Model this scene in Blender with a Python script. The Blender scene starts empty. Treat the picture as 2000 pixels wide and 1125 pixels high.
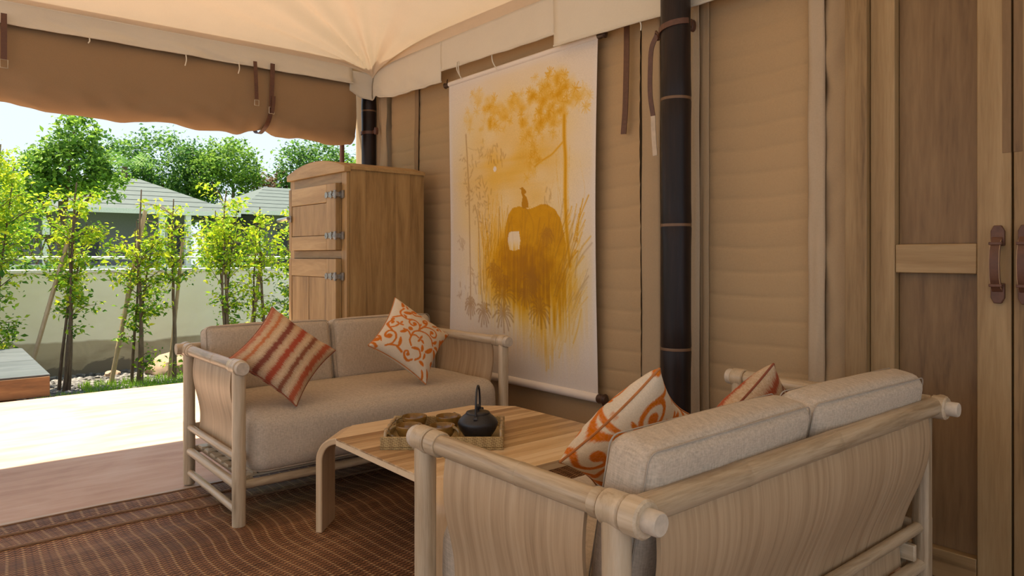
import bpy, bmesh, math, random
import numpy as np
from mathutils import Vector, Matrix
random.seed(7); rng = np.random.default_rng(7)
SC = bpy.context.scene; C = SC.collection
PI = math.pi
# ------------------------------------------------------------------ camera, world, sun, exposure
cam = bpy.data.objects.new('camera', bpy.data.cameras.new('camera')); C.objects.link(cam)
cam.location = (0, 0, 1.10)
cam.rotation_euler = (PI/2, 0, math.atan2(0.767763, 0.640733))
cam.data.sensor_width = 36; cam.data.lens = 1377/2000*36; cam.data.shift_y = -0.03125
cam.data.clip_start = 0.02; cam.data.clip_end = 300
SC.camera = cam
SC.view_settings.view_transform = 'Standard'; SC.view_settings.look = 'None'
SC.view_settings.gamma = 1; SC.view_settings.use_curve_mapping = False
SC.view_settings.exposure = 0.52
W = bpy.data.worlds.new('hazy_sky'); SC.world = W; W.use_nodes = True
nt = W.node_tree; nt.nodes.clear()
_o = nt.nodes.new('ShaderNodeOutputWorld'); _b = nt.nodes.new('ShaderNodeBackground')
_t = nt.nodes.new('ShaderNodeTexCoord'); _s = nt.nodes.new('ShaderNodeSeparateXYZ'); _r = nt.nodes.new('ShaderNodeValToRGB')
_r.color_ramp.elements[0].position = 0.0; _r.color_ramp.elements[0].color = (0.58, 0.66, 0.74, 1)
_r.color_ramp.elements[1].position = 0.8; _r.color_ramp.elements[1].color = (0.42, 0.54, 0.72, 1)
nt.links.new(_t.outputs['Generated'], _s.inputs[0]); nt.links.new(_s.outputs[2], _r.inputs[0])
nt.links.new(_r.outputs[0], _b.inputs[0]); nt.links.new(_b.outputs[0], _o.inputs[0])
_b.inputs[1].default_value = 1.15
sun = bpy.data.objects.new('sun', bpy.data.lights.new('sun', 'SUN')); C.objects.link(sun)
sun.data.energy = 10.0; sun.data.angle = 0.012; sun.data.color = (1.0, 0.89, 0.69)
sun.rotation_euler = Vector((0.27, 0.16, -0.95)).to_track_quat('-Z', 'Y').to_euler()

# ------------------------------------------------------------------ materials
def new_mat(name):
    m = bpy.data.materials.new(name); m.use_nodes = True
    n = m.node_tree.nodes; n.clear()
    out = n.new('ShaderNodeOutputMaterial'); p = n.new('ShaderNodeBsdfPrincipled')
    m.node_tree.links.new(p.outputs[0], out.inputs[0])
    return m, n, m.node_tree.links, p, out
def ramp(n, stops):
    r = n.new('ShaderNodeValToRGB'); e = r.color_ramp.elements
    while len(e) < len(stops): e.new(0.5)
    for k, (pos, col) in enumerate(stops): e[k].position = pos; e[k].color = (*col, 1)
    return r
def bump(n, l, src, p, strength, dist=0.002):
    b = n.new('ShaderNodeBump'); b.inputs['Strength'].default_value = strength; b.inputs['Distance'].default_value = dist
    l.new(src, b.inputs['Height']); l.new(b.outputs[0], p.inputs['Normal'])
def coords(n, l, scale, src='Object', rot=(0,0,0)):
    t = n.new('ShaderNodeTexCoord'); m = n.new('ShaderNodeMapping')
    m.inputs['Scale'].default_value = scale; m.inputs['Rotation'].default_value = rot
    l.new(t.outputs[src], m.inputs[0]); return m.outputs[0]
def noise(n, l, vec, scale, detail=4, dist=0.0, rough=0.55):
    x = n.new('ShaderNodeTexNoise'); x.inputs['Scale'].default_value = scale; x.inputs['Detail'].default_value = detail
    x.inputs['Distortion'].default_value = dist; x.inputs['Roughness'].default_value = rough
    l.new(vec, x.inputs['Vector']); return x.outputs[0]
def plain(name, col, rough=0.6, var=0.12, scale=30, bmp=0.15, metal=0.0):
    m, n, l, p, o = new_mat(name)
    f = noise(n, l, coords(n, l, (1,1,1)), scale)
    r = ramp(n, [(0.3, tuple(c*(1-var) for c in col)), (0.7, tuple(min(1, c*(1+var)) for c in col))])
    l.new(f, r.inputs[0]); l.new(r.outputs[0], p.inputs['Base Color'])
    p.inputs['Roughness'].default_value = rough; p.inputs['Metallic'].default_value = metal
    if bmp: bump(n, l, f, p, bmp)
    return m
def wood(name, stops, axis='Z', stretch=14, scale=2.2, rough=0.5, src='Object', rnd=0.25, fine=0.5):
    m, n, l, p, o = new_mat(name)
    sc = [stretch]*3; sc['XYZ'.index(axis)] = 1.0
    t = n.new('ShaderNodeTexCoord'); mp = n.new('ShaderNodeMapping'); mp.inputs['Scale'].default_value = sc
    oi = n.new('ShaderNodeObjectInfo'); mul = n.new('ShaderNodeVectorMath'); mul.operation = 'SCALE'
    cmb = n.new('ShaderNodeCombineXYZ')
    for k in range(3): l.new(oi.outputs['Random'], cmb.inputs[k])
    l.new(cmb.outputs[0], mul.inputs[0]); mul.inputs['Scale'].default_value = 37.0
    l.new(t.outputs[src], mp.inputs[0]); l.new(mul.outputs[0], mp.inputs['Location'])
    big = noise(n, l, mp.outputs[0], scale, 5, 0.6, 0.6)
    f2 = noise(n, l, mp.outputs[0], scale*7, 3, 0.2, 0.6)
    mx = n.new('ShaderNodeMath'); mx.operation = 'MULTIPLY_ADD'; mx.inputs[1].default_value = 0.28*fine*2; l.new(f2, mx.inputs[0])
    l.new(big, mx.inputs[2])
    rm = n.new('ShaderNodeMath'); rm.operation = 'MULTIPLY_ADD'; rm.inputs[1].default_value = rnd; l.new(oi.outputs['Random'], rm.inputs[0])
    l.new(mx.outputs[0], rm.inputs[2])
    sb = n.new('ShaderNodeMath'); sb.operation = 'SUBTRACT'; l.new(rm.outputs[0], sb.inputs[0]); sb.inputs[1].default_value = 0.14*fine*2+rnd*0.5
    r = ramp(n, stops); l.new(sb.outputs[0], r.inputs[0]); l.new(r.outputs[0], p.inputs['Base Color'])
    p.inputs['Roughness'].default_value = rough
    bump(n, l, f2, p, 0.12, 0.001)
    return m
def cloth(name, col, var=0.15, weave=420, rough=0.9, bmp=0.35, big=6, bigvar=0.05, sheen=0.2, trans=0.0):
    m, n, l, p, o = new_mat(name)
    v = coords(n, l, (1,1,1))
    a = noise(n, l, coords(n, l, (1,1,0.15)), weave, 2); b = noise(n, l, coords(n, l, (0.15,0.3,1)), weave, 2)
    ad = n.new('ShaderNodeMath'); ad.operation = 'ADD'; l.new(a, ad.inputs[0]); l.new(b, ad.inputs[1])
    g = noise(n, l, v, big, 4)
    ml = n.new('ShaderNodeMath'); ml.operation = 'MULTIPLY_ADD'; l.new(g, ml.inputs[0]); ml.inputs[1].default_value = bigvar/var if var else 0; l.new(ad.outputs[0], ml.inputs[2])
    dv = n.new('ShaderNodeMath'); dv.operation = 'MULTIPLY'; l.new(ml.outputs[0], dv.inputs[0]); dv.inputs[1].default_value = 0.5/(1+0.25*bigvar/var if var else 1)
    r = ramp(n, [(0.32, tuple(c*(1-var) for c in col)), (0.68, tuple(min(1,c*(1+var)) for c in col))])
    l.new(dv.outputs[0], r.inputs[0]); l.new(r.outputs[0], p.inputs['Base Color'])
    p.inputs['Roughness'].default_value = rough
    p.inputs['Specular IOR Level'].default_value = 0.15
    bump(n, l, ad.outputs[0], p, bmp, 0.001)
    if trans:
        tr = n.new('ShaderNodeBsdfTranslucent'); l.new(r.outputs[0], tr.inputs[0]); mx = n.new('ShaderNodeMixShader')
        mx.inputs[0].default_value = trans; l.new(p.outputs[0], mx.inputs[1]); l.new(tr.outputs[0], mx.inputs[2]); l.new(mx.outputs[0], o.inputs[0])
    return m
def leafmat(name, cols, trans=0.45):
    m, n, l, p, o = new_mat(name)
    g = n.new('ShaderNodeNewGeometry'); r = ramp(n, [(k/(len(cols)-1), c) for k, c in enumerate(cols)])
    l.new(g.outputs['Random Per Island'], r.inputs[0]); l.new(r.outputs[0], p.inputs['Base Color'])
    p.inputs['Roughness'].default_value = 0.55; p.inputs['Specular IOR Level'].default_value = 0.3
    tr = n.new('ShaderNodeBsdfTranslucent'); l.new(r.outputs[0], tr.inputs[0]); mx = n.new('ShaderNodeMixShader')
    mx.inputs[0].default_value = trans; l.new(p.outputs[0], mx.inputs[1]); l.new(tr.outputs[0], mx.inputs[2]); l.new(mx.outputs[0], o.inputs[0])
    return m
def colattr(name, rough=0.9, weave=500, bmp=0.3):
    m, n, l, p, o = new_mat(name)
    a = n.new('ShaderNodeAttribute'); a.attribute_name = 'Col'
    f = noise(n, l, coords(n, l, (1,1,1)), weave, 2)
    r = ramp(n, [(0.3, (0.86,0.86,0.86)), (0.7, (1,1,1))]); l.new(f, r.inputs[0])
    mx = n.new('ShaderNodeMix'); mx.data_type = 'RGBA'; mx.blend_type = 'MULTIPLY'; mx.inputs[0].default_value = 1
    l.new(a.outputs['Color'], mx.inputs[6]); l.new(r.outputs[0], mx.inputs[7]); l.new(mx.outputs[2], p.inputs['Base Color'])
    p.inputs['Roughness'].default_value = rough; p.inputs['Specular IOR Level'].default_value = 0.15
    bump(n, l, f, p, bmp, 0.001)
    return m
M = {}
SW = [(0.25,(0.27,0.19,0.11)), (0.45,(0.44,0.335,0.215)), (0.62,(0.53,0.42,0.285)), (0.8,(0.62,0.51,0.37))]
for ax in 'XYZ': M['sofa'+ax] = wood('washed_bamboo_'+ax.lower(), SW, ax, 18, 2.2, 0.36)
M['sofaUV'] = wood('washed_bamboo_sheet', [(0.15,(0.20,0.125,0.068)), (0.40,(0.37,0.255,0.148)), (0.62,(0.46,0.33,0.20)), (0.85,(0.53,0.405,0.265))], 'Y', 26, 1.9, 0.42, 'UV', 0.1)
M['endgrain'] = plain('pale_end_grain', (0.54,0.46,0.36), 0.5, 0.12, 60)
M['tableY'] = wood('table_timber', [(0.15,(0.33,0.19,0.085)), (0.40,(0.53,0.345,0.175)), (0.62,(0.67,0.475,0.27)), (0.85,(0.78,0.60,0.385))], 'Y', 14, 2.0, 0.33, 'Object', 0.75)
M['tableUV'] = wood('table_leg_timber', [(0.2,(0.42,0.26,0.13)), (0.45,(0.56,0.385,0.215)), (0.65,(0.63,0.45,0.27)), (0.85,(0.70,0.53,0.34))], 'Y', 14, 1.6, 0.35, 'UV', 0.2)
CB = [(0.15,(0.15,0.080,0.026)), (0.42,(0.31,0.185,0.070)), (0.6,(0.39,0.245,0.100)), (0.85,(0.50,0.335,0.155))]
for ax in 'XZ': M['cab'+ax] = wood('cabinet_timber_'+ax.lower(), CB, ax, 9, 1.6, 0.5, 'Object', 0.3)
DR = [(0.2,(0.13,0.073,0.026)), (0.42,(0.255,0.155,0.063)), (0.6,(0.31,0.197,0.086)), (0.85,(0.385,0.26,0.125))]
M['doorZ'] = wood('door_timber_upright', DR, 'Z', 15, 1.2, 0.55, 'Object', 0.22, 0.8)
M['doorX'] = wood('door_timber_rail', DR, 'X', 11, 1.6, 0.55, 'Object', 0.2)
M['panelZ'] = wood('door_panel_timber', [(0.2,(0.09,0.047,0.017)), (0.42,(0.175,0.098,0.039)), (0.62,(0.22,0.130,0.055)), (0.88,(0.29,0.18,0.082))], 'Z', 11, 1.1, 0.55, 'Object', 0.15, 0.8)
M['darkbamboo'] = wood('black_bamboo', [(0.2,(0.009,0.006,0.005)), (0.5,(0.020,0.012,0.010)), (0.8,(0.042,0.024,0.017))], 'Z', 16, 1.5, 0.38, 'Object', 0.1)
M['darkbamboo'].node_tree.nodes['Principled BSDF'].inputs['Specular IOR Level'].default_value = 0.22
M['ring'] = plain('bamboo_node', (0.16,0.085,0.04), 0.5)
M['linen'] = cloth('linen_cushion', (0.47,0.395,0.31), 0.22, 300, bigvar=0.05)
M['seam'] = plain('cushion_seam', (0.37,0.315,0.25), 0.9)
M['canopy'] = cloth('cream_canopy', (0.76,0.62,0.45), 0.04, 500, bmp=0.1, trans=0.082)
M['valance'] = cloth('valance_cloth', (0.74,0.68,0.56), 0.04, 500, bmp=0.1, trans=0.12)
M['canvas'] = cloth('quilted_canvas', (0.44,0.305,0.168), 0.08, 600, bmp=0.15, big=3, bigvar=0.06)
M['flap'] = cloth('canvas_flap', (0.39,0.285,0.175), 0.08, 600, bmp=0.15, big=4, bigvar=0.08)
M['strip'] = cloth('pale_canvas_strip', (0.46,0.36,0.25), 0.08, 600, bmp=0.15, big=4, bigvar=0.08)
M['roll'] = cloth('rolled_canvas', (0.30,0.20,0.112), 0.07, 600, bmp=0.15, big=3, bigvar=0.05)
M['leather'] = plain('brown_leather', (0.105,0.042,0.022), 0.5, 0.2, 60, 0.2)
M['stitch'] = plain('tan_stitching', (0.38,0.24,0.13), 0.7)
M['pale'] = plain('pale_leather', (0.55,0.45,0.34), 0.6)
M['metal'] = plain('nickel', (0.55,0.52,0.47), 0.3, 0.08, 20, 0, 1.0)
M['oldmetal'] = plain('aged_hinge_metal', (0.30,0.28,0.25), 0.4, 0.3, 60, 0.3, 0.8)
M['cord'] = plain('cotton_cord', (0.75,0.70,0.58), 0.9)
M['paint'] = colattr('painted_scroll', 0.75, 260, 0.12)
M['scroll'] = cloth('scroll_cloth', (0.78,0.71,0.64), 0.04, 400, bmp=0.1)
M['rod'] = plain('dark_rod_wood', (0.07,0.035,0.02), 0.4)
M['pillow'] = colattr('printed_pillow_cloth', 0.9, 420, 0.4)
M['pillowback'] = cloth('pillow_back', (0.45,0.37,0.29), 0.12, 300)
M['ceramic'] = plain('ochre_glaze', (0.24,0.125,0.028), 0.12, 0.3, 25, 0.03)
M['glaze'] = plain('olive_glaze', (0.27,0.17,0.06), 0.12, 0.3, 25, 0.03)
M['iron'] = plain('cast_iron', (0.018,0.018,0.021), 0.42, 0.2, 220, 0.35)
M['wallgrey'] = plain('grey_render', (0.19,0.19,0.20), 0.9)
M['white'] = plain('white_paint', (0.72,0.70,0.66), 0.6)
M['roof'] = plain('grey_green_roofing', (0.062,0.085,0.077), 0.7, 0.12, 4)
M['dark'] = plain('dark_opening', (0.03,0.03,0.035), 0.5)
M['bark'] = wood('brown_bark', [(0.2,(0.06,0.038,0.02)), (0.5,(0.13,0.085,0.05)), (0.8,(0.22,0.155,0.095))], 'Z', 4, 8, 0.9)
M['stake'] = wood('bamboo_stake', [(0.2,(0.30,0.21,0.11)), (0.5,(0.42,0.31,0.18)), (0.8,(0.52,0.40,0.25))], 'Z', 5, 6, 0.6)
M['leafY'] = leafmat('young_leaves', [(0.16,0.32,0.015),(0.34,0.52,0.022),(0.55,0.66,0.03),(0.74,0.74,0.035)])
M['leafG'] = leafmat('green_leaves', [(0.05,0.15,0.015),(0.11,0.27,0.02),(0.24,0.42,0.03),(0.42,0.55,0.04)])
M['leafD'] = leafmat('dark_leaves', [(0.04,0.11,0.03),(0.07,0.18,0.035),(0.14,0.28,0.045),(0.25,0.40,0.07)])
M['leafM'] = leafmat('mid_leaves', [(0.06,0.15,0.025),(0.13,0.26,0.035),(0.22,0.38,0.05),(0.32,0.46,0.06)])
M['leafR'] = leafmat('russet_leaves', [(0.16,0.09,0.05),(0.24,0.14,0.08),(0.20,0.20,0.07)])
M['grass'] = leafmat('lawn_blades', [(0.13,0.30,0.02),(0.24,0.46,0.03),(0.38,0.56,0.05)], 0.3)
M['pebble'] = leafmat('grey_pebbles', [(0.05,0.046,0.044),(0.11,0.10,0.096),(0.22,0.20,0.185)], 0.0)
M['rock'] = plain('pale_sandstone', (0.36,0.25,0.17), 0.9, 0.25, 9, 0.5)
M['earth'] = plain('earth', (0.13,0.115,0.095), 0.95, 0.3, 14, 0.5)
M['lawn'] = plain('far_lawn', (0.12,0.20,0.04), 0.95, 0.3, 6, 0.5)
M['platformtop'] = wood('weathered_sky_tinted_boards', [(0.2,(0.040,0.048,0.052)), (0.5,(0.070,0.082,0.088)), (0.8,(0.11,0.122,0.128))], 'Y', 6, 1.5, 0.45)  # weathered wood, with the sky's reflection put into its bluish grey
M['platformside'] = wood('brown_timber_fascia', [(0.2,(0.07,0.032,0.011)), (0.5,(0.17,0.082,0.030)), (0.8,(0.26,0.14,0.055))], 'Y', 6, 1.8, 0.6)
M['sunflap'] = cloth('outer_tent_flap', (0.62,0.42,0.24), 0.06, 600, bmp=0.1)

def concrete():
    m, n, l, p, o = new_mat('pink_concrete')
    v = coords(n, l, (1,1,1)); a = noise(n, l, v, 1.6, 6, 0.8); b = noise(n, l, coords(n, l, (6,1.2,1), rot=(0,0,0.5)), 2.0, 6, 0.3)
    ad = n.new('ShaderNodeMath'); ad.operation = 'ADD'; l.new(a, ad.inputs[0]); l.new(b, ad.inputs[1])
    hf = n.new('ShaderNodeMath'); hf.operation = 'MULTIPLY'; hf.inputs[1].default_value = 0.5; l.new(ad.outputs[0], hf.inputs[0])
    r = ramp(n, [(0.33,(0.37,0.205,0.130)), (0.5,(0.51,0.325,0.225)), (0.68,(0.60,0.43,0.33))]); l.new(hf.outputs[0], r.inputs[0])
    l.new(r.outputs[0], p.inputs['Base Color']); p.inputs['Roughness'].default_value = 0.6
    bump(n, l, b, p, 0.15); return m
M['concrete'] = concrete()
def plaster():
    m, n, l, p, o = new_mat('cream_garden_plaster')
    t = n.new('ShaderNodeTexCoord'); s = n.new('ShaderNodeSeparateXYZ'); l.new(t.outputs['Object'], s.inputs[0])
    f = noise(n, l, coords(n, l, (1,1,1)), 0.9, 4); f2 = noise(n, l, coords(n, l, (1,1.2,2)), 2.2, 6, 0.5)
    def edge(h, amp, src):
        mm = n.new('ShaderNodeMath'); mm.operation = 'MULTIPLY_ADD'; l.new(src, mm.inputs[0]); mm.inputs[1].default_value = amp; mm.inputs[2].default_value = h-amp*0.5
        lt = n.new('ShaderNodeMath'); lt.operation = 'SUBTRACT'; l.new(mm.outputs[0], lt.inputs[0]); l.new(s.outputs[2], lt.inputs[1])
        sc = n.new('ShaderNodeMath'); sc.operation = 'MULTIPLY'; sc.use_clamp = True; l.new(lt.outputs[0], sc.inputs[0]); sc.inputs[1].default_value = 40
        return sc.outputs[0]
    base = ramp(n, [(0.3,(0.84,0.775,0.60)), (0.7,(0.90,0.84,0.67))]); l.new(f2, base.inputs[0])
    m1 = n.new('ShaderNodeMix'); m1.data_type = 'RGBA'; l.new(edge(0.40, 0.22, f), m1.inputs[0]); l.new(base.outputs[0], m1.inputs[6])
    st = ramp(n, [(0.35,(0.36,0.29,0.19)), (0.65,(0.50,0.42,0.29))]); l.new(f2, st.inputs[0]); l.new(st.outputs[0], m1.inputs[7])
    m2 = n.new('ShaderNodeMix'); m2.data_type = 'RGBA'; l.new(edge(0.13, 0.55, f2), m2.inputs[0]); l.new(m1.outputs[2], m2.inputs[6]); m2.inputs[7].default_value = (0.20,0.165,0.12,1)
    l.new(m2.outputs[2], p.inputs['Base Color']); p.inputs['Roughness'].default_value = 0.9
    bump(n, l, f2, p, 0.15); return m
M['plaster'] = plaster()
def rugmat():
    m, n, l, p, o = new_mat('woven_rattan_mat')
    t = n.new('ShaderNodeTexCoord'); s = n.new('ShaderNodeSeparateXYZ'); l.new(t.outputs['Object'], s.inputs[0])
    # wandering cords that run along x
    wob = noise(n, l, coords(n, l, (0.9,0.5,1)), 1.5, 1)
    yy = n.new('ShaderNodeMath'); yy.operation = 'MULTIPLY_ADD'; l.new(wob, yy.inputs[0]); yy.inputs[1].default_value = 0.22; l.new(s.outputs[1], yy.inputs[2])
    def tri(src, freq, off=0.0):
        a = n.new('ShaderNodeMath'); a.operation = 'MULTIPLY_ADD'; l.new(src, a.inputs[0]); a.inputs[1].default_value = freq*2*PI; a.inputs[2].default_value = off
        b = n.new('ShaderNodeMath'); b.operation = 'SINE'; l.new(a.outputs[0], b.inputs[0]); return b.outputs[0]
    cord = tri(yy.outputs[0], 19.0)
    def math(op, a, b):
        k = n.new('ShaderNodeMath'); k.operation = op
        for i, q in enumerate((a, b)):
            if isinstance(q, (int, float)): k.inputs[i].default_value = q
            else: l.new(q, k.inputs[i])
        return k.outputs[0]
    cell = math('FLOOR', math('MULTIPLY', yy.outputs[0], 38.0), 0.0)                     # basket weave: each row of reeds is offset
    xo = math('MULTIPLY_ADD', cell, 0.5); l.new(math('MULTIPLY', s.outputs[0], 58.0), xo.node.inputs[2])
    reed = tri(xo, 1.0)
    c1 = math('MAXIMUM', math('MULTIPLY', math('SUBTRACT', cord, 0.72), 2.6), 0.0)         # light cords
    c2 = math('MAXIMUM', math('MULTIPLY', math('SUBTRACT', math('MULTIPLY', cord, -1), 0.86), 3.6), 0.0)
    rr = math('MULTIPLY_ADD', reed, 0.5)
    rr.node.inputs[2].default_value = 0.5
    rnd = noise(n, l, coords(n, l, (60,3,1)), 1.0, 3); pat = noise(n, l, coords(n, l, (1.4,1.0,1)), 1.4, 3)
    r0 = ramp(n, [(0.30,(0.13,0.058,0.026)), (0.5,(0.31,0.15,0.07)), (0.72,(0.54,0.30,0.15))])
    l.new(math('MULTIPLY_ADD', rnd, 0.55), r0.inputs[0]); r0.inputs[0].links[0].from_node.inputs[2].default_value = -0.02
    sm = math('MULTIPLY', math('SUBTRACT', pat, 0.5), 0.55)
    base = math('ADD', math('MULTIPLY', rnd, 0.55), math('ADD', sm, 0.22)); l.new(base, r0.inputs[0])
    dk = n.new('ShaderNodeMix'); dk.data_type = 'RGBA'; dk.blend_type = 'MULTIPLY'; l.new(math('MULTIPLY', math('SUBTRACT', 1.0, rr), 0.95), dk.inputs[0])
    l.new(r0.outputs[0], dk.inputs[6]); dk.inputs[7].default_value = (0.16,0.12,0.11,1)
    lc = n.new('ShaderNodeMix'); lc.data_type = 'RGBA'; l.new(math('MULTIPLY', math('MULTIPLY', c1, rr), 0.85), lc.inputs[0]); l.new(dk.outputs[2], lc.inputs[6]); lc.inputs[7].default_value = (0.68,0.45,0.23,1)
    dc = n.new('ShaderNodeMix'); dc.data_type = 'RGBA'; l.new(math('MINIMUM', math('MULTIPLY', c2, 0.8), 1.0), dc.inputs[0]); l.new(lc.outputs[2], dc.inputs[6]); dc.inputs[7].default_value = (0.05,0.022,0.012,1)
    l.new(dc.outputs[2], p.inputs['Base Color']); p.inputs['Roughness'].default_value = 0.6
    p.inputs['Specular IOR Level'].default_value = 0.25
    bump(n, l, math('ADD', math('MULTIPLY', rr, 0.6), c1), p, 0.5, 0.004); return m
M['rug'] = rugmat()
def wicker():
    m, n, l, p, o = new_mat('woven_seagrass')
    c = n.new('ShaderNodeTexChecker'); c.inputs['Scale'].default_value = 150; l.new(coords(n, l, (1,1,1), rot=(0.6,0.4,0.785)), c.inputs[0])
    c.inputs[1].default_value = (0.44,0.32,0.14,1); c.inputs[2].default_value = (0.27,0.18,0.07,1)
    l.new(c.outputs[0], p.inputs['Base Color']); p.inputs['Roughness'].default_value = 0.6
    bump(n, l, c.outputs[1], p, 0.4); return m
M['wicker'] = wicker()

# ------------------------------------------------------------------ geometry helpers
class MB:
    def __init__(s): s.bm = bmesh.new(); s.uvl = s.bm.loops.layers.uv.new('UVMap')
    def box(s, x0, x1, y0, y1, z0, z1, mat=None):
        ps = [(x, y, z) for x in (x0,x1) for y in (y0,y1) for z in (z0,z1)]
        v = [s.bm.verts.new(mat @ Vector(p) if mat else p) for p in ps]
        for f in ((0,1,3,2),(4,6,7,5),(0,4,5,1),(2,3,7,6),(0,2,6,4),(1,5,7,3)): s.bm.faces.new([v[i] for i in f])
        return s
    def prism(s, poly, z0, z1):
        lo = [s.bm.verts.new((x,y,z0)) for x,y in poly]; hi = [s.bm.verts.new((x,y,z1)) for x,y in poly]; n = len(poly)
        s.bm.faces.new(hi); s.bm.faces.new(lo[::-1])
        for i in range(n): s.bm.faces.new((lo[i], lo[(i+1)%n], hi[(i+1)%n], hi[i]))
        return s
    def tube(s, path, rad, seg=12, caps=True, sq=(1,1)):
        path = [Vector(p) for p in path]; n = len(path)
        rads = rad if isinstance(rad, (list,tuple)) else [rad]*n
        t0 = (path[1]-path[0]).normalized()
        up = Vector((0,0,1)) if abs(t0.z) < 0.9 else Vector((1,0,0))
        a = t0.cross(up).normalized(); rings = []
        for i, p in enumerate(path):
            t = (path[min(i+1,n-1)]-path[max(i-1,0)])
            t = t.normalized() if t.length > 1e-9 else t0
            a = (a - t*a.dot(t)); a = a.normalized() if a.length > 1e-6 else t.orthogonal().normalized()
            b = t.cross(a)
            rings.append([s.bm.verts.new(p + (a*math.cos(2*PI*k/seg)*sq[0] + b*math.sin(2*PI*k/seg)*sq[1])*rads[i]) for k in range(seg)])
        for r0, r1 in zip(rings, rings[1:]):
            for k in range(seg): s.bm.faces.new((r0[k], r0[(k+1)%seg], r1[(k+1)%seg], r1[k]))
        if caps: s.bm.faces.new(rings[0][::-1]); s.bm.faces.new(rings[-1])
        return s
    def cyl(s, p0, p1, r0, r1=None, seg=16): return s.tube([p0, p1], [r0, r0 if r1 is None else r1], seg)
    def lathe(s, prof, c=(0,0,0), seg=32):
        rings = []
        for r, z in prof:
            rings.append([s.bm.verts.new((c[0]+r*math.cos(2*PI*k/seg), c[1]+r*math.sin(2*PI*k/seg), c[2]+z)) for k in range(seg)])
        for a, b in zip(rings, rings[1:]):
            for k in range(seg): s.bm.faces.new((a[k], a[(k+1)%seg], b[(k+1)%seg], b[k]))
        s.bm.faces.new(rings[0][::-1]); s.bm.faces.new(rings[-1]); return s
    def grid(s, fn, nu, nv, thick=0.0, uvs=(1,1)):
        """fn(u,v) in 0..1; a sheet with thickness along its own normal"""
        P = [[Vector(fn(i/nu, j/nv)) for j in range(nv+1)] for i in range(nu+1)]
        def lay(off):
            out = []
            for i in range(nu+1):
                row = []
                for j in range(nv+1):
                    q = P[i][j]
                    if off:
                        du = P[min(i+1,nu)][j]-P[max(i-1,0)][j]; dv = P[i][min(j+1,nv)]-P[i][max(j-1,0)]
                        nn = du.cross(dv); q = q + (nn.normalized() if nn.length > 1e-12 else Vector((0,0,1)))*off
                    row.append(s.bm.verts.new(q))
                out.append(row)
            return out
        A = lay(0)
        def face(vs, ij):
            f = s.bm.faces.new(vs)
            for lp, (i, j) in zip(f.loops, ij): lp[s.uvl].uv = (i/nu*uvs[0], j/nv*uvs[1])
        for i in range(nu):
            for j in range(nv): face((A[i][j],A[i+1][j],A[i+1][j+1],A[i][j+1]), ((i,j),(i+1,j),(i+1,j+1),(i,j+1)))
        if thick:
            B = lay(-thick)
            for i in range(nu):
                for j in range(nv): face((B[i][j],B[i][j+1],B[i+1][j+1],B[i+1][j]), ((i,j),(i,j+1),(i+1,j+1),(i+1,j)))
            for i in range(nu):
                face((A[i][0],B[i][0],B[i+1][0],A[i+1][0]), ((i,0),(i,0),(i+1,0),(i+1,0))); face((A[i][nv],A[i+1][nv],B[i+1][nv],B[i][nv]), ((i,nv),(i+1,nv),(i+1,nv),(i,nv)))
            for j in range(nv):
                face((A[0][j],A[0][j+1],B[0][j+1],B[0][j]), ((0,j),(0,j+1),(0,j+1),(0,j))); face((A[nu][j],B[nu][j],B[nu][j+1],A[nu][j+1]), ((nu,j),(nu,j),(nu,j+1),(nu,j+1)))
        return s
    def sweep(s, path, width, thick, wdir):
        """rectangular band swept along a path; wdir = direction of its width"""
        path = [Vector(p) for p in path]; n = len(path); wd = Vector(wdir).normalized(); rings = []; ln = 0; L = []
        for i, p in enumerate(path):
            if i: ln += (p-path[i-1]).length
            L.append(ln)
            t = (path[min(i+1,n-1)]-path[max(i-1,0)]).normalized(); nn = t.cross(wd).normalized(); w2 = nn.cross(t).normalized()
            rings.append([s.bm.verts.new(p + w2*(a*(width[i] if isinstance(width, list) else width)/2) + nn*(b*thick/2)) for a, b in ((-1,-1),(1,-1),(1,1),(-1,1))])
        for i in range(n-1):
            for k in range(4):
                f = s.bm.faces.new((rings[i][k], rings[i][(k+1)%4], rings[i+1][(k+1)%4], rings[i+1][k]))
                for lp, (uu, vv) in zip(f.loops, ((k,i),(k+1,i),(k+1,i+1),(k,i+1))): lp[s.uvl].uv = (uu*0.12, L[vv])
        s.bm.faces.new(rings[0][::-1]); s.bm.faces.new(rings[-1]); return s
    def build(s, name, mat, parent=None, smooth=True, bevel=0.0, ang=0.7):
        bmesh.ops.recalc_face_normals(s.bm, faces=s.bm.faces[:])
        me = bpy.data.meshes.new(name); s.bm.to_mesh(me); s.bm.free()
        o = bpy.data.objects.new(name, me); C.objects.link(o); me.materials.append(M[mat] if isinstance(mat, str) else mat)
        if smooth:
            me.polygons.foreach_set('use_smooth', [True]*len(me.polygons)); me.set_sharp_from_angle(angle=ang)
        if bevel:
            b = o.modifiers.new('bevel', 'BEVEL'); b.width = bevel; b.segments = 2; b.limit_method = 'ANGLE'; b.angle_limit = 0.6
        if parent: o.parent = parent
        return o
def mesh_obj(name, verts, faces, mat, parent=None, smooth=False):
    me = bpy.data.meshes.new(name); me.from_pydata(verts, [], faces); me.update()
    o = bpy.data.objects.new(name, me); C.objects.link(o); me.materials.append(M[mat])
    if smooth: me.polygons.foreach_set('use_smooth', [True]*len(me.polygons))
    if parent: o.parent = parent
    return o
def tag(o, label=None, cat=None, group=None, kind=None):
    if label: o['label'] = label
    if cat: o['category'] = cat
    if group: o['group'] = group
    if kind: o['kind'] = kind
    return o
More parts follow.
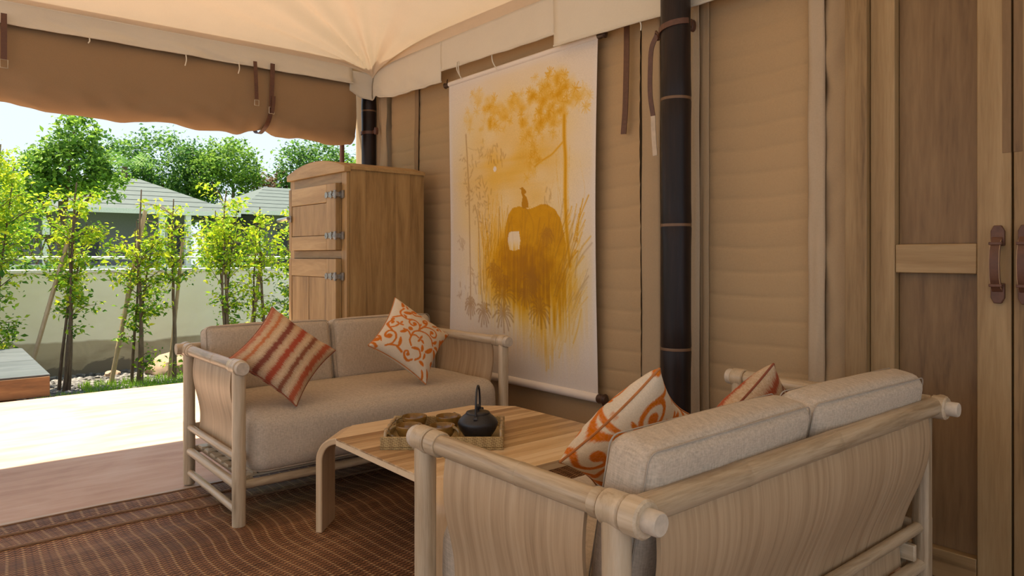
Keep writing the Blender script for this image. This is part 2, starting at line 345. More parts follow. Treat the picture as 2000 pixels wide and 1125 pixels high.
def empty(name, loc=(0,0,0), rz=0.0, label=None, cat=None, group=None):
    o = bpy.data.objects.new(name, None); C.objects.link(o); o.location = loc; o.rotation_euler = (0,0,rz); o.empty_display_size = 0.1
    return tag(o, label, cat, group)
def copy_tree(o, parent=None):
    c = o.copy(); C.objects.link(c)
    if parent: c.parent = parent
    for ch in o.children: copy_tree(ch, c)
    return c
def vnoise(x, y=0.0, z=0.0):
    from mathutils import noise as nz
    return nz.noise(Vector((x, y, z)))
def catmull(pts, n=8):
    pts = [np.array(p, float) for p in pts]; out = []
    P = [pts[0]*2-pts[1]] + pts + [pts[-1]*2-pts[-2]]
    for i in range(1, len(P)-2):
        for k in range(n):
            t = k/n; a, b, c, d = P[i-1], P[i], P[i+1], P[i+2]
            out.append(0.5*((2*b)+(-a+c)*t+(2*a-5*b+4*c-d)*t*t+(-a+3*b-3*c+d)*t**3))
    out.append(pts[-1]); return out

# ------------------------------------------------------------------ the setting: deck, tent wall, canopy
def structure(o): o['kind'] = 'structure'; return o
structure(MB().box(-6.53, 2.6, -4.5, 3.4, -0.36, 0.0).build('floor', 'concrete', smooth=False))
structure(MB().box(-3.555, -3.495, -3.0, 2.55, 0.0, 0.006).build('trim_1', plain('pale_floor_strip', (0.50,0.40,0.31), 0.6, 0.08, 8), smooth=False))
YW = 2.72
wall = structure(MB().box(-5.2, 2.6, 2.76, 2.80, 0.0, 2.62).build('wall_back', 'flap', smooth=False))
def quilt(x0, x1, seed, pitch=0.104):
    nb = 24; H = 2.5; nx = max(6, int((x1-x0)/0.045)); nz = nb*14
    def fn(u, v):
        x = x0+(x1-x0)*u; z = 0.01+H*v
        zz = z + 0.010*math.sin(PI*u)*1.2 + 0.012*vnoise(x*2.3, z*1.7, seed) - 0.004*vnoise(x*9, z*3, seed+4)
        ph = (zz/pitch) % 1.0
        puff = 0.58*(max(0.0, math.sin(PI*ph)))**0.27
        pinch = 0.004*vnoise(x*16, math.floor(zz/pitch)*3.1, seed)*math.exp(-ph*5)
        return (x, YW - 0.003 - 0.012*puff - 0.010*vnoise(x*1.4, z*0.9, seed+9) - pinch, z)
    o = MB().grid(fn, nx, nz).build('quilted_panel', 'canvas', wall, ang=3.0)
    return o
quilt(-4.275, -2.262, 1.0); quilt(-1.868, -1.398, 2.0); quilt(-4.655, -4.305, 3.0)
def strip(x0, x1, y, name, mat, seed, amp=0.012, freq=1.6, edge=0.01, z1=2.55):
    nx = 8
    def fn(u, v):
        z = 0.01+(z1-0.01)*v; x = x0+(x1-x0)*u + edge*vnoise(z*2.1, seed, u)
        return (x, y - amp*(math.sin(PI*u)*0.6 + vnoise(u*2.2, z*freq*2.4, seed)) , z)
    return MB().grid(fn, nx, 110, 0.003).build(name, mat, wall, ang=3.0)
strip(-2.235, -2.125, 2.690, 'canvas_flap', 'flap', 11.0, 0.006, 0.8, 0.004)
strip(-2.150, -1.925, 2.715, 'canvas_flap', 'flap', 12.0, 0.008, 1.0, 0.003)
strip(-1.942, -1.895, 2.680, 'canvas_flap', 'strip', 13.0, 0.008, 1.0, 0.004)
strip(-1.905, -1.856, 2.695, 'canvas_flap', 'flap', 14.0, 0.004, 1.0, 0.002)
strip(-1.390, -1.322, 2.685, 'canvas_flap', 'strip', 15.0, 0.008, 1.5, 0.004)
strip(-1.335, -1.218, 2.700, 'canvas_flap', 'flap', 16.0, 0.016, 3.2, 0.004)
strip(-5.20, -4.985, 2.690, 'canvas_flap', 'flap', 17.0, 0.012, 1.0, 0.008)
strip(-4.765, -4.655, 2.665, 'canvas_flap', 'flap', 18.0, 0.022, 1.4, 0.02)
strip(-4.312, -4.268, 2.695, 'canvas_flap', 'roll', 19.0, 0.010, 1.2, 0.01)
MB().grid(lambda u, v: (-5.3+8.0*u, 2.52+0.75*v, 2.665-0.06*v), 4, 4, 0.004).build('wall_sun_blocker', 'canopy', wall, ang=3.0)  # added sheet, out of view: keeps sun from leaking between canopy and wall
# door leaves of frame-and-panel timber
structure(MB().box(-1.220, -1.141, 2.63, 2.76, 0.0, 2.62).build('trim_2', 'doorZ', bevel=0.003))
def door(name, x0, x1, flip):
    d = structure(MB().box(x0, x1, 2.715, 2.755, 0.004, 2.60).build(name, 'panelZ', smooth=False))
    sl, sr = (0.086, 0.097) if not flip else (0.097, 0.086)
    a, b = x0+sl, x1-sr
    MB().box(x0, a-0.0015, 2.655, 2.715, 0.004, 2.60).build('stile', 'doorZ', d, bevel=0.003)
    MB().box(b+0.0015, x1, 2.655, 2.715, 0.004, 2.60).build('stile', 'doorZ', d, bevel=0.003)
    for z0, z1 in ((0.004, 0.102), (1.041, 1.141), (2.50, 2.60)): MB().box(a, b, 2.657, 2.715, z0, z1).build('rail', 'doorX', d, bevel=0.003)
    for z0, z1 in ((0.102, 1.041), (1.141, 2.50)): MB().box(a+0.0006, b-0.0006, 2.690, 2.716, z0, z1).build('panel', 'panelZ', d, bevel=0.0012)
    ex = (x1-0.024, x1) if not flip else (x0, x0+0.024)
    MB().box(ex[0], ex[1], 2.6535, 2.660, 1.43, 2.60).build('edge_strip', 'panelZ', d, bevel=0.001)
    hx = (x1-0.034) if not flip else (x0+0.034)
    def plate(zc, s):
        q = [(-0.019,-0.035),(0.019,-0.035),(0.019,0.012),(0.010,0.030),(-0.010,0.030),(-0.019,0.012)]
        m = MB(); n = len(q)
        fr = [m.bm.verts.new((hx+px, 2.640, zc+s*pz)) for px, pz in q]; bk = [m.bm.verts.new((hx+px, 2.655, zc+s*pz)) for px, pz in q]
        m.bm.faces.new(fr); m.bm.faces.new(bk[::-1])
        for i in range(n): m.bm.faces.new((fr[i], fr[(i+1)%n], bk[(i+1)%n], bk[i]))
        return m
    h = MB().sweep([(hx,2.646,0.985),(hx,2.628,1.00),(hx,2.615,1.03),(hx,2.611,1.073),(hx,2.615,1.116),(hx,2.628,1.146),(hx,2.646,1.161)], 0.030, 0.008, (1,0,0)).build('handle', 'leather', d, bevel=0.002)
    plate(1.168, 1).build('handle_plate', 'leather', h, bevel=0.002); plate(0.978, -1).build('handle_plate', 'leather', h, bevel=0.002)
    for zc in (1.140, 1.006): MB().box(hx-0.018, hx+0.018, 2.616, 2.640, zc-0.005, zc+0.005).build('loop', 'leather', h, bevel=0.002)
    for sx in (-1, 1):
        MB().tube([(hx+sx*0.0135,2.642,0.985),(hx+sx*0.0135,2.6235,1.0),(hx+sx*0.0135,2.6105,1.03),(hx+sx*0.0135,2.6065,1.073),(hx+sx*0.0135,2.6105,1.116),(hx+sx*0.0135,2.6235,1.146),(hx+sx*0.0135,2.642,1.161)], 0.0011, 5).build('stitching', 'stitch', h)
door('door_1', -1.139, -0.704, False); door('door_2', -0.698, -0.263, True)
structure(MB().box(-0.258, -0.17, 2.63, 2.76, 0.0, 2.62).build('trim_3', 'doorZ', bevel=0.003))

# canopy: hipped cloth roof with a drop valance, gathered at its corner
CX0, CX1, CY0, CY1, CZ = -4.75, 2.3, -3.0, 2.60, 2.50
def roofz(x, y):
    d = min(x-CX0, CX1-x, CY1-y, y-CY0)
    z = CZ + 0.42*max(d, 0)*(1-0.06*max(d,0))
    dx, dy = x-CX0, CY1-y; r = math.hypot(dx, dy)
    if r > 1e-4:
        a = math.atan2(dy, dx); k = min(1, r/0.25)*math.exp(-r/1.5)
        z += 0.030*k*(math.sin(a*19+1.2*math.sin(a*7))+0.5*math.sin(a*37+0.7)) 
        z -= 0.06*math.exp(-r/0.12)
    z += 0.012*vnoise(x*1.1, y*1.1, 3.3)*min(1, d*3)
    return z
def dens(t): return t**1.7
def roof(u, v):
    x = CX0+(CX1-CX0)*dens(u); y = CY1-(CY1-CY0)*dens(v); return (x, y, roofz(x, y))
ceil = structure(MB().grid(roof, 150, 140).build('ceiling', 'canopy', ang=3.0))
def valance(p0, p1, top, bots, seed, amp=0.012, nx=80, flare=0.0, mat='valance'):
    p0, p1 = Vector(p0), Vector(p1); t = (p1-p0).normalized(); nn = Vector((t.y, -t.x))
    def fn(u, v):
        zb = np.interp(u, [b[0] for b in bots], [b[1] for b in bots]); q = p0.lerp(p1, u); L = u*(p1-p0).length
        k = 1-v
        off = k*amp*(vnoise(L*3.0, v*1.2, seed)+0.7*vnoise(L*8.0+v*2, v*3, seed+2)) + flare*k
        q = q + nn*off
        return (q.x, q.y, zb+(top-zb)*v)
    o = MB().grid(fn, nx, 12, 0.002).build('valance', mat, ceil, ang=3.0)
    hem = [fn(i/nx, 0.015) for i in range(nx+1)]
    MB().tube(hem, 0.0055, 6).build('hem', mat, o)
    return o
valance((-4.752,-3.0), (-4.752,2.43), 2.505, [(0,2.38),(1,2.372)], 1.0, 0.020, 140, 0.01)
valance((-4.752,2.42), (-4.745,2.605), 2.47, [(0,2.33),(0.5,2.29),(1,2.275)], 2.0, 0.03, 14, -0.03)
valance((-4.745,2.600), (-3.84,2.600), 2.505, [(0,2.275),(0.06,2.30),(0.12,2.275),(0.3,2.25),(1,2.236)], 3.0, 0.025, 60, 0.0)
valance((-3.845,2.600), (-2.755,2.600), 2.505, [(0,2.31),(0.5,2.297),(1,2.289)], 4.0, 0.010, 50)
valance((-2.760,2.594), (2.3,2.594), 2.505, [(0,2.222),(0.14,2.200),(0.3,2.185),(1,2.18)], 5.0, 0.012, 120)
sun_blocker = MB().grid(lambda u, v: (-4.72-0.46*u, -3.2+5.85*v, 2.535-0.10*u+0.008*math.sin(v*40)*u), 6, 60, 0.004).build('canopy_sun_blocker', 'canopy', ceil, ang=3.0)  # unseen strip added to block sun in the gap between canopy and roll
def cord(pts): MB().tube(catmull(pts, 5), 0.0035, 6).build('tie_cord', 'cord', ceil)
for y, ln in ((0.74,0.035),(1.27,0.075),(1.60,0.07)):
    cord([(-4.74,y,2.385),(-4.735,y+0.004,2.37-ln*0.4),(-4.735,y-0.004,2.375-ln)])
cord([(-3.66,2.597,2.33),(-3.66,2.60,2.28),(-3.665,2.64,2.23)]); cord([(-3.64,2.597,2.33),(-3.645,2.60,2.29),(-3.66,2.62,2.25)])
cord([(-3.30,2.597,2.31),(-3.297,2.60,2.26),(-3.29,2.63,2.21)]); cord([(-2.165,2.592,2.21),(-2.165,2.60,2.19),(-2.166,2.60,2.165)])
# bit of the sunlit outer tent corner seen past the end of the rolled blind
oc = MB().grid(lambda u, v: (-5.30+0.16*u, 2.80-0.02*u, 2.16+0.34*v+0.01*math.sin(6*u)), 6, 8, 0.004).build('tent_corner_flap', 'sunflap', ang=3.0)
tag(oc, 'small sunlit tan tent flap past the end of the rolled blind', 'tent flap')

# ------------------------------------------------------------------ rolled blind and straps
roll = empty('rolled_blind', (-4.88, 0, 2.5), 0, 'long rolled-up tan canvas blind hung along the open side under the canopy', 'blind')
RP = [(0.03,0.0),(0.05,-0.05),(0.095,-0.12),(0.115,-0.22),(0.12,-0.33),(0.115,-0.43),(0.095,-0.50),(0.055,-0.545),(0.0,-0.558),(-0.055,-0.545),(-0.10,-0.49),(-0.12,-0.40),(-0.12,-0.28),(-0.10,-0.14),(-0.05,-0.05),(-0.03,0.0)]
RC = [tuple(q) for q in catmull(RP, 4)]
def rollfn(u, v):
    y = -2.9+5.38*u; k = int(round(v*(len(RC)-1))); x, z = RC[k]
    low = max(0.0, (-z-0.30)/0.26)
    w = low*(0.028*vnoise(y*1.6, x*6, 1.0)+0.030*vnoise(y*5.0+z*7, z*10, 2.0)+0.014*vnoise(y*11-z*9, z*14, 4.0)) + 0.006*vnoise(y*0.9, z*4, 7.0)
    pin = sum(math.exp(-((y-s)/0.10)**2) for s in (1.80, 0.33, -1.2))*low
    fold = 0.010*low*math.sin((y-1.8)*46)*math.exp(-abs(y-1.8)/0.18)
    end = max(0, (y-2.40)/0.08)
    return (x*(1-0.10*pin-0.2*end)+w, y, z*(1+0*pin)+0.030*pin + w*0.6 + fold - 0.006*math.sin(y*2.2)*low)
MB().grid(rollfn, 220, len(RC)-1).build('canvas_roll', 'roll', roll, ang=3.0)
m = MB(); m.bm.faces.new([m.bm.verts.new((x*0.8, 2.478, z)) for x, z in RC]); m.build('roll_end', 'roll', roll, smooth=False)
def leather_strap(name, pts, width, wdir, label, cat='strap', thick=0.004):
    o = MB().sweep(catmull(pts, 6), width, thick, wdir).build(name, 'leather', bevel=0.0)
    return tag(o, label, cat)
def buckle(parent, c, ax='Y', r=0.022):
    pts = [(c[0], c[1]+sx*r*0.8, c[2]+sz*r) for sx, sz in ((-1,-1),(1,-1),(1,1),(-1,1),(-1,-1))]
    MB().tube(pts, 0.003, 8).build('buckle', 'metal', parent)
s1 = leather_strap('leather_strap', [(-4.715,0.335,2.42),(-4.712,0.335,2.30),(-4.715,0.335,2.17)], 0.028, (0,1,0), 'brown leather strap with buckle hanging at far left edge under the canopy'); buckle(s1, (-4.712,0.335,2.145))
s2 = leather_strap('leather_strap', [(-4.715,1.70,2.40),(-4.712,1.705,2.28),(-4.72,1.712,2.15)], 0.024, (0,1,0), 'short brown leather strap with ring dangling clear of the rolled blind'); buckle(s2, (-4.718,1.712,2.125), r=0.018)
s3 = leather_strap('leather_strap', [(-4.730,1.825,2.41),(-4.735,1.822,2.25),(-4.740,1.815,2.08),(-4.770,1.802,2.00),(-4.835,1.79,1.957),(-4.885,1.785,1.950),(-4.95,1.785,1.975),(-5.012,1.785,2.06),(-5.016,1.785,2.2)], 0.030, (0,1,0), 'brown buckled leather strap bound round the rolled blind, right of the short one'); buckle(s3, (-4.731,1.818,2.09))
MB().sweep([(-4.728,1.832,2.19),(-4.726,1.829,2.14),(-4.731,1.823,2.07)], 0.024, 0.004, (0,1,0)).build('strap_tail', 'leather', s3)
s4 = leather_strap('leather_strap', [(-2.315,2.672,2.26),(-2.313,2.668,2.12),(-2.316,2.667,1.95),(-2.322,2.668,1.82),(-2.333,2.668,1.705)], 0.034, (1,0,0), 'long plain brown leather strap hanging on the canvas beside the scroll')
# ------------------------------------------------------------------ bamboo poles
def pole(x, y, r, zs, label, top=2.50):
    p = empty('bamboo_pole', (x, y, 0), 0, label, 'pole')
    path = [0.0]; rad = [r]
    for z in zs:
        path += [z-0.10, z-0.012, z, z+0.012, z+0.10]; rad += [r, r*1.035, r*0.985, r*1.035, r]
    path.append(top); rad.append(r)
    MB().tube([(0.004*math.sin(z*1.3), 0, z) for z in path], rad, 28).build('culm', 'darkbamboo', p)
    for z in zs: MB().tube([(0.004*math.sin(z*1.3),0,z-0.006),(0.004*math.sin(z*1.3),0,z),(0.004*math.sin(z*1.3),0,z+0.006)], [r*1.018, r*1.03, r*1.018], 28).build('node_ring', 'ring', p)
    return p
pole(-1.907, 2.52, 0.0645, [0.18, 0.697, 1.234, 1.782, 2.36], 'black bamboo pole standing against the canvas wall between scroll and door')
pole(-4.87, 2.63, 0.056, [0.5, 1.1, 1.65, 2.21], 'dark bamboo pole at the tent corner behind the wooden cabinet', 2.48)
def tie(cx, cy, r, z, bx, by, bz, label, tail=True):
    t = empty('pole_strap', (cx, cy, z), 0, label, 'strap')
    pts = [(bx-cx, by-cy, bz-z)]
    for k in range(9):
        a = -0.05 - k*(PI*0.93/8); pts.append(((r+0.004)*math.cos(a), (r+0.004)*math.sin(a), (bz-z)*(1-k/8)*0.6))
    pts.append((-r-0.012, 0.03, -0.01))
    MB().sweep(pts, 0.024, 0.005, (0,0,1)).build('band', 'leather', t)
    MB().tube([(bx-cx, by-cy+0.012, bz-z), (bx-cx, by-cy-0.014, bz-z)], 0.022, 12, sq=(0.7,1.3)).build('button', 'leather', t, bevel=0.003)
    if tail:
        x0 = -r-0.016
        MB().tube([(x0+0.006,-0.02,-0.018),(x0-0.006,-0.028,0.0),(x0+0.006,-0.035,0.016),(x0+0.02,-0.04,0.0),(x0+0.006,-0.02,-0.018)], 0.006, 8).build('knot', 'leather', t)
        MB().sweep(catmull([(x0+0.01,-0.035,0.0),(x0-0.024,-0.03,-0.05),(x0-0.040,-0.02,-0.14),(x0-0.048,-0.01,-0.25),(x0-0.040,0.0,-0.345)], 6), 0.022, 0.004, (1,0.2,0)).build('strap_tail', 'leather', t)
        MB().sweep(catmull([(x0-0.040,0.0,-0.345),(x0-0.036,0.0,-0.43),(x0-0.028,0.0,-0.525)], 4), 0.022, 0.004, (1,0.2,0)).build('pale_tail_tip', 'pale', t)['label'] = 'pale undyed leather tip'
    return t
tie(-1.907, 2.52, 0.066, 2.075, -1.925+0.012, 2.650, 2.135, 'brown leather strap tied round the black pole with a pale-tipped tail')
tie(-4.87, 2.63, 0.057, 2.04, -4.745, 2.625, 2.045, 'brown leather strap holding the dark corner pole to the canvas', False)
gp = MB().tube([(-5.06,2.50,2.0),(-5.30,2.62,0.0)], 0.018, 10).build('guy_pole', plain('reddish_brown_pole', (0.16,0.06,0.03), 0.5)); tag(gp, 'thin slanted reddish brown pole behind the arched cabinet top', 'pole')

# ------------------------------------------------------------------ painted scroll
def painting(W=330, H=460):
    D = np.zeros((H, W)); B = np.zeros((H, W))
    yy, xx = np.mgrid[0:H, 0:W]; U = (xx+0.5)/W; V = (yy+0.5)/H
    def smooth_noise(n, m, seed):
        r = np.random.default_rng(seed); g = r.random((m+2, n+2))
        gx = U*n; gy = V*m; ix = gx.astype(int); iy = gy.astype(int); fx = gx-ix; fy = gy-iy
        fx = fx*fx*(3-2*fx); fy = fy*fy*(3-2*fy)
        return (g[iy,ix]*(1-fx)+g[iy,ix+1]*fx)*(1-fy)+(g[iy+1,ix]*(1-fx)+g[iy+1,ix+1]*fx)*fy
    def stamp(arr, u, v, r, a):
        x, y = u*W, v*H; R = int(r*2.2)+2
        x0, x1, y0, y1 = max(0,int(x)-R), min(W,int(x)+R+1), max(0,int(y)-R), min(H,int(y)+R+1)
        if x0 >= x1 or y0 >= y1: return
        d2 = (xx[y0:y1,x0:x1]+0.5-x)**2+(yy[y0:y1,x0:x1]+0.5-y)**2
        arr[y0:y1,x0:x1] = np.maximum(arr[y0:y1,x0:x1], a*np.exp(-d2/(r*r)))
    def stroke(arr, pts, r0, r1, a, a1=None):
        pts = catmull(pts, 10) if len(pts) > 2 else [np.array(pts[0])+(np.array(pts[1])-np.array(pts[0]))*t for t in np.linspace(0,1,14)]
        for p, q in zip(pts, pts[1:]):
            L = math.hypot((q[0]-p[0])*W, (q[1]-p[1])*H); n = max(1, int(L/1.0))
            for k in range(n):
                t = k/n; i = len(pts); stamp(arr, p[0]+(q[0]-p[0])*t, p[1]+(q[1]-p[1])*t, r0, a)
    def poly(pts):
        ins = np.zeros((H, W), bool); n = len(pts)
        for i in range(n):
            (x1,y1),(x2,y2) = pts[i], pts[(i+1)%n]
            c = ((y1 > V) != (y2 > V)); ins ^= c & (U < (x2-x1)*(V-y1)/(y2-y1+1e-12)+x1)
        return ins
    def blob(cu, cv, su, sv): return np.exp(-((U-cu)/su)**2-((V-cv)/sv)**2)
    n1 = smooth_noise(9, 14, 1); n2 = smooth_noise(40, 60, 2); nh = smooth_noise(4, 90, 3); nv = smooth_noise(120, 10, 4)
    D += 0.30*np.clip(blob(0.52,0.24,0.36,0.20)*1.25,0,1)*(0.7+0.5*n1) + 0.26*blob(0.5,0.55,0.42,0.24)*(0.6+0.6*n1)
    D += 0.10*blob(0.12,0.36,0.12,0.2)+ 0.12*blob(0.5,0.33,0.4,0.06)*(nh)
    low = np.exp(-np.abs((U-0.60)/0.27)**3-np.abs((V-0.645)/0.115)**3); D += 0.74*low*(0.86+0.20*nv)*(0.82+0.34*n2)
    D += 0.36*blob(0.72,0.80,0.20,0.10)*(0.35+nv) + 0.22*blob(0.50,0.74,0.34,0.1)*nv + 0.20*blob(0.72,0.90,0.06,0.05)*nv
    r = random.Random(5)
    F = np.zeros((H, W))
    leafc = [(0.235,0.082),(0.316,0.114),(0.388,0.133),(0.434,0.154),(0.491,0.124),(0.547,0.146),(0.622,0.124),(0.703,0.1),(0.783,0.091),(0.821,0.12),(0.754,0.145),(0.663,0.175),(0.557,0.194),(0.6,0.234),(0.632,0.226),(0.744,0.189),(0.801,0.181),(0.858,0.154),(0.895,0.154),(0.254,0.184),(0.165,0.142),(0.34,0.176),(0.643,0.313),(0.611,0.331),(0.763,0.21),(0.694,0.143),(0.72,0.12),(0.79,0.13),(0.68,0.2)]
    for cu, cv in leafc:
        w = 0.55 if 0.3 < cu < 0.86 else 0.36
        D = np.maximum(D, w*1.0*blob(cu, cv, 0.062, 0.036)*(0.50+0.6*n2))
        for q in range(7):
            su, sv = cu+r.gauss(0,0.036), cv+r.gauss(0,0.022); ww = w*r.uniform(0.6,1.2)
            for k in range(11):
                a = 2*PI*k/11+r.uniform(-0.2,0.2); L = r.uniform(0.014,0.034)
                stroke(F, [(su,sv),(su+L*math.cos(a),sv+L*0.7*math.sin(a))], r.uniform(0.8,1.3), 0.5, ww*r.uniform(0.7,1.0))
    for cu, cv in [(0.267,0.251),(0.316,0.272),(0.352,0.269),(0.4,0.284),(0.19,0.306),(0.125,0.274),(0.19,0.391),(0.267,0.395),(0.291,0.417),(0.165,0.429),(0.254,0.438),(0.204,0.469),(0.098,0.558),(0.139,0.354),(0.724,0.54),(0.724,0.427),(0.304,0.505),(0.105,0.564),(0.105,0.729),(0.204,0.671),(0.21,0.718),(0.24,0.35),(0.3,0.46)]:
        for k in range(7):
            a = r.uniform(0, 2*PI); L = r.uniform(0.01, 0.028); pu, pv = cu+r.gauss(0,0.02), cv+r.gauss(0,0.013)
            stroke(B, [(pu,pv),(pu+L*math.cos(a),pv+L*math.sin(a))], 1.3, 0.5, r.uniform(0.3,0.7))
    stroke(F, [(0.822,0.2),(0.825,0.269),(0.834,0.328),(0.836,0.446),(0.846,0.55),(0.862,0.64)], 5.0, 3, 0.66)
    stroke(F, [(0.822,0.274),(0.783,0.292),(0.744,0.308),(0.683,0.321),(0.632,0.337)], 2.3, 1, 0.62)
    for k in range(16):
        u0 = r.uniform(0.70,0.92); v0 = r.uniform(0.22,0.42); stroke(F, [(u0,v0),(u0+r.uniform(-0.04,0.04),v0+0.1),(0.84+r.uniform(-0.03,0.05),0.52)], 0.7, 0.5, r.uniform(0.25,0.5))
    for k in range(5): stroke(F, [(0.56+0.018*k,0.2),(0.56+0.018*k,0.29+0.01*k)], 0.6, 0.5, 0.5)
    stroke(B, [(0.136,0.19),(0.145,0.286),(0.154,0.389),(0.162,0.57),(0.17,0.698),(0.176,0.825)], 1.6, 1, 0.85)
    stroke(B, [(0.14,0.232),(0.2,0.247),(0.27,0.252)], 0.7, 1, 0.45)
    stroke(B, [(0.204,0.436),(0.232,0.487),(0.246,0.592),(0.258,0.696),(0.282,0.794)], 1.5, 1, 0.75)
    for k in range(46):
        u0 = r.uniform(0.22,0.47); v0 = r.uniform(0.40,0.58); stroke(F, [(u0,v0),(u0+r.uniform(-0.015,0.02),v0+0.14),(u0+r.uniform(-0.02,0.03),r.uniform(0.68,0.8))], r.uniform(0.6,1.1), 0.5, r.uniform(0.25,0.68))
    for k in range(360):
        u0 = r.uniform(0.27,0.91); v0 = r.uniform(0.56,0.80); L = r.uniform(0.05,0.13); lean = r.uniform(-0.02,0.035)+(0.03 if u0 > 0.75 else 0)
        stroke(F if r.random() < 0.72 else B, [(u0,v0),(u0+lean*0.6,v0-L*0.5),(u0+lean*1.4,v0-L)], r.uniform(0.8,1.5), 0.5, r.uniform(0.35,0.75)*(1.0 if v0 < 0.75 else 0.6))
    for k in range(60):
        u0 = r.uniform(0.60,0.92); v0 = r.uniform(0.70,0.80); stroke(D, [(u0,v0),(u0-0.02,v0+0.05),(u0-0.05,v0+r.uniform(0.07,0.13))], r.uniform(1.0,2.5), 1, r.uniform(0.2,0.42))
    for k in range(7): stroke(D, [(0.73+r.gauss(0,0.012),0.82),(0.715+r.gauss(0,0.012),r.uniform(0.90,0.965))], 2.5, 1, 0.30)
    for cu, cv, R in [(0.174,0.772,0.05),(0.282,0.794,0.06),(0.428,0.732,0.085),(0.428,0.793,0.075),(0.722,0.547,0.04),(0.616,0.684,0.06),(0.67,0.772,0.07),(0.581,0.733,0.05),(0.357,0.654,0.05),(0.40,0.69,0.06)]:
        for k in range(17):
            a = 2*PI*k/17+r.uniform(-0.1,0.1); L = R*r.uniform(0.7,1.15)
            stroke(B, [(cu,cv),(cu+0.6*L*math.cos(a),cv+0.42*L*math.sin(a)-0.006),(cu+L*math.cos(a),cv+0.7*L*math.sin(a)+0.006)], 1.5, 0.6, 0.85)
    D = np.maximum(D, np.maximum(F, D*0.7+F*0.5))
    ele = poly([(0.44,0.527),(0.446,0.504),(0.463,0.475),(0.491,0.456),(0.536,0.452),(0.557,0.456),(0.6,0.464),(0.643,0.458),(0.683,0.451),(0.724,0.454),(0.773,0.471),(0.807,0.498),(0.825,0.537),(0.838,0.57),(0.845,0.62),(0.80,0.66),(0.551,0.67),(0.447,0.65),(0.436,0.58)])
    fade = np.clip((0.655-V)/0.09, 0, 1)
    stroke(B, [(0.585,0.462),(0.625,0.50),(0.632,0.55),(0.60,0.60)], 1.4, 1, 0.35)
    D = np.where(ele, np.maximum(D, (0.66+0.06*n2)*fade+D*(1-fade)), D)
    hole = poly([(0.467,0.534),(0.488,0.53),(0.535,0.531),(0.545,0.559),(0.538,0.586),(0.505,0.592),(0.472,0.588),(0.459,0.558)])
    D = np.where(hole, 0.13+0.45*np.clip((V-0.555)/0.04,0,1)*nv, D); B = np.where(hole, B*0.3, B)
    rid = poly([(0.536,0.397),(0.557,0.393),(0.579,0.405),(0.583,0.412),(0.569,0.417),(0.584,0.425),(0.595,0.441),(0.599,0.458),(0.563,0.462),(0.55,0.45),(0.557,0.424),(0.547,0.409),(0.549,0.401)])
    D = np.where(rid, 0.78, D); B = np.where(rid, 0.4, B)
    moon = ((U-0.364)*0.72)**2+(V-0.324)**2 < 0.0085**2; D = np.where(moon, 0.02, D)
    edge = np.clip(np.minimum(np.minimum(U,1-U)/0.03, np.minimum(V,1-V)/0.03), 0, 1); D *= edge
    D = np.clip(D, 0, 1); B = np.clip(B, 0, 1)
    st = np.array([[0.80,0.73,0.67],[0.82,0.64,0.34],[0.80,0.50,0.10],[0.72,0.37,0.012],[0.56,0.26,0.006],[0.44,0.19,0.008]]); xs = [0,0.22,0.42,0.6,0.8,1.0]
    col = np.stack([np.interp(D, xs, st[:,k]) for k in range(3)], -1)
    br = np.array([0.36,0.155,0.02]); w = (B*0.78)[...,None]
    return col*(1-w)+br*w
SX0, SX1, SZ0, SZ1 = -3.83, -2.495, 0.375, 2.225
scr = empty('hanging_scroll', ((SX0+SX1)/2, 2.66, SZ0), 0, 'tall white cloth scroll painted in yellow with an elephant and rider', 'wall hanging')
def scroll():
    nx, nz = 329, 459; w = SX1-SX0; h = SZ1-SZ0
    P = painting(nx+1, nz+1)
    ii, jj = np.meshgrid(np.arange(nx+1), np.arange(nz+1)); u = ii/nx; v = jj/nz
    x = -w/2+w*u + 0.004*np.sin(v*7)*(u-0.5); z = h*(1-v); y = 0.010*np.sin(u*5.1+v*2.0)*np.sin(v*PI)+0.006*np.sin(u*11+1.0)*v*(1-v)*4 - 0.004
    x = x - 0.012*np.sin(v*PI)*(u > 0.5)*(u-0.5)*2 
    vs = np.stack([x, y, z], -1).reshape(-1, 3)
    q = (jj[:-1,:-1]*(nx+1)+ii[:-1,:-1]).ravel(); fs = np.stack([q, q+nx+1, q+nx+2, q+1], -1)
    o = mesh_obj('painted_cloth', vs.tolist(), fs.tolist(), 'paint', scr, True)
    at = o.data.color_attributes.new('Col', 'FLOAT_COLOR', 'POINT')
    c = np.ones((len(vs), 4), np.float32); c[:,:3] = P.reshape(-1, 3); at.data.foreach_set('color', c.ravel())
    w2 = w/2
    MB().cyl((-w2-0.004,0,h+0.004), (w2+0.004,0,h+0.004), 0.016).build('top_rod_sleeve', 'scroll', scr)
    MB().cyl((-w2-0.002,0,-0.006), (w2+0.002,0,-0.006), 0.024).build('bottom_rod_sleeve', 'scroll', scr)
    for zz, rr in ((h+0.004, 0.017), (-0.006, 0.024)):
        for s in (-1, 1):
            k = MB().tube([(s*(w2-0.005),0,zz),(s*(w2+0.012),0,zz),(s*(w2+0.03),0,zz),(s*(w2+0.045),0,zz),(s*(w2+0.055),0,zz)], [rr*0.9, rr*1.05, rr*0.9, rr*1.2, rr*0.7], 16).build('rod_finial', 'rod', scr)
            MB().tube([(s*(w2+0.03),0,zz+(rr if zz > 1 else -rr)),(s*(w2+0.03),0.004,zz+(0.04 if zz > 1 else -0.035))], 0.004, 6).build('hook', 'rod', k)
scroll()

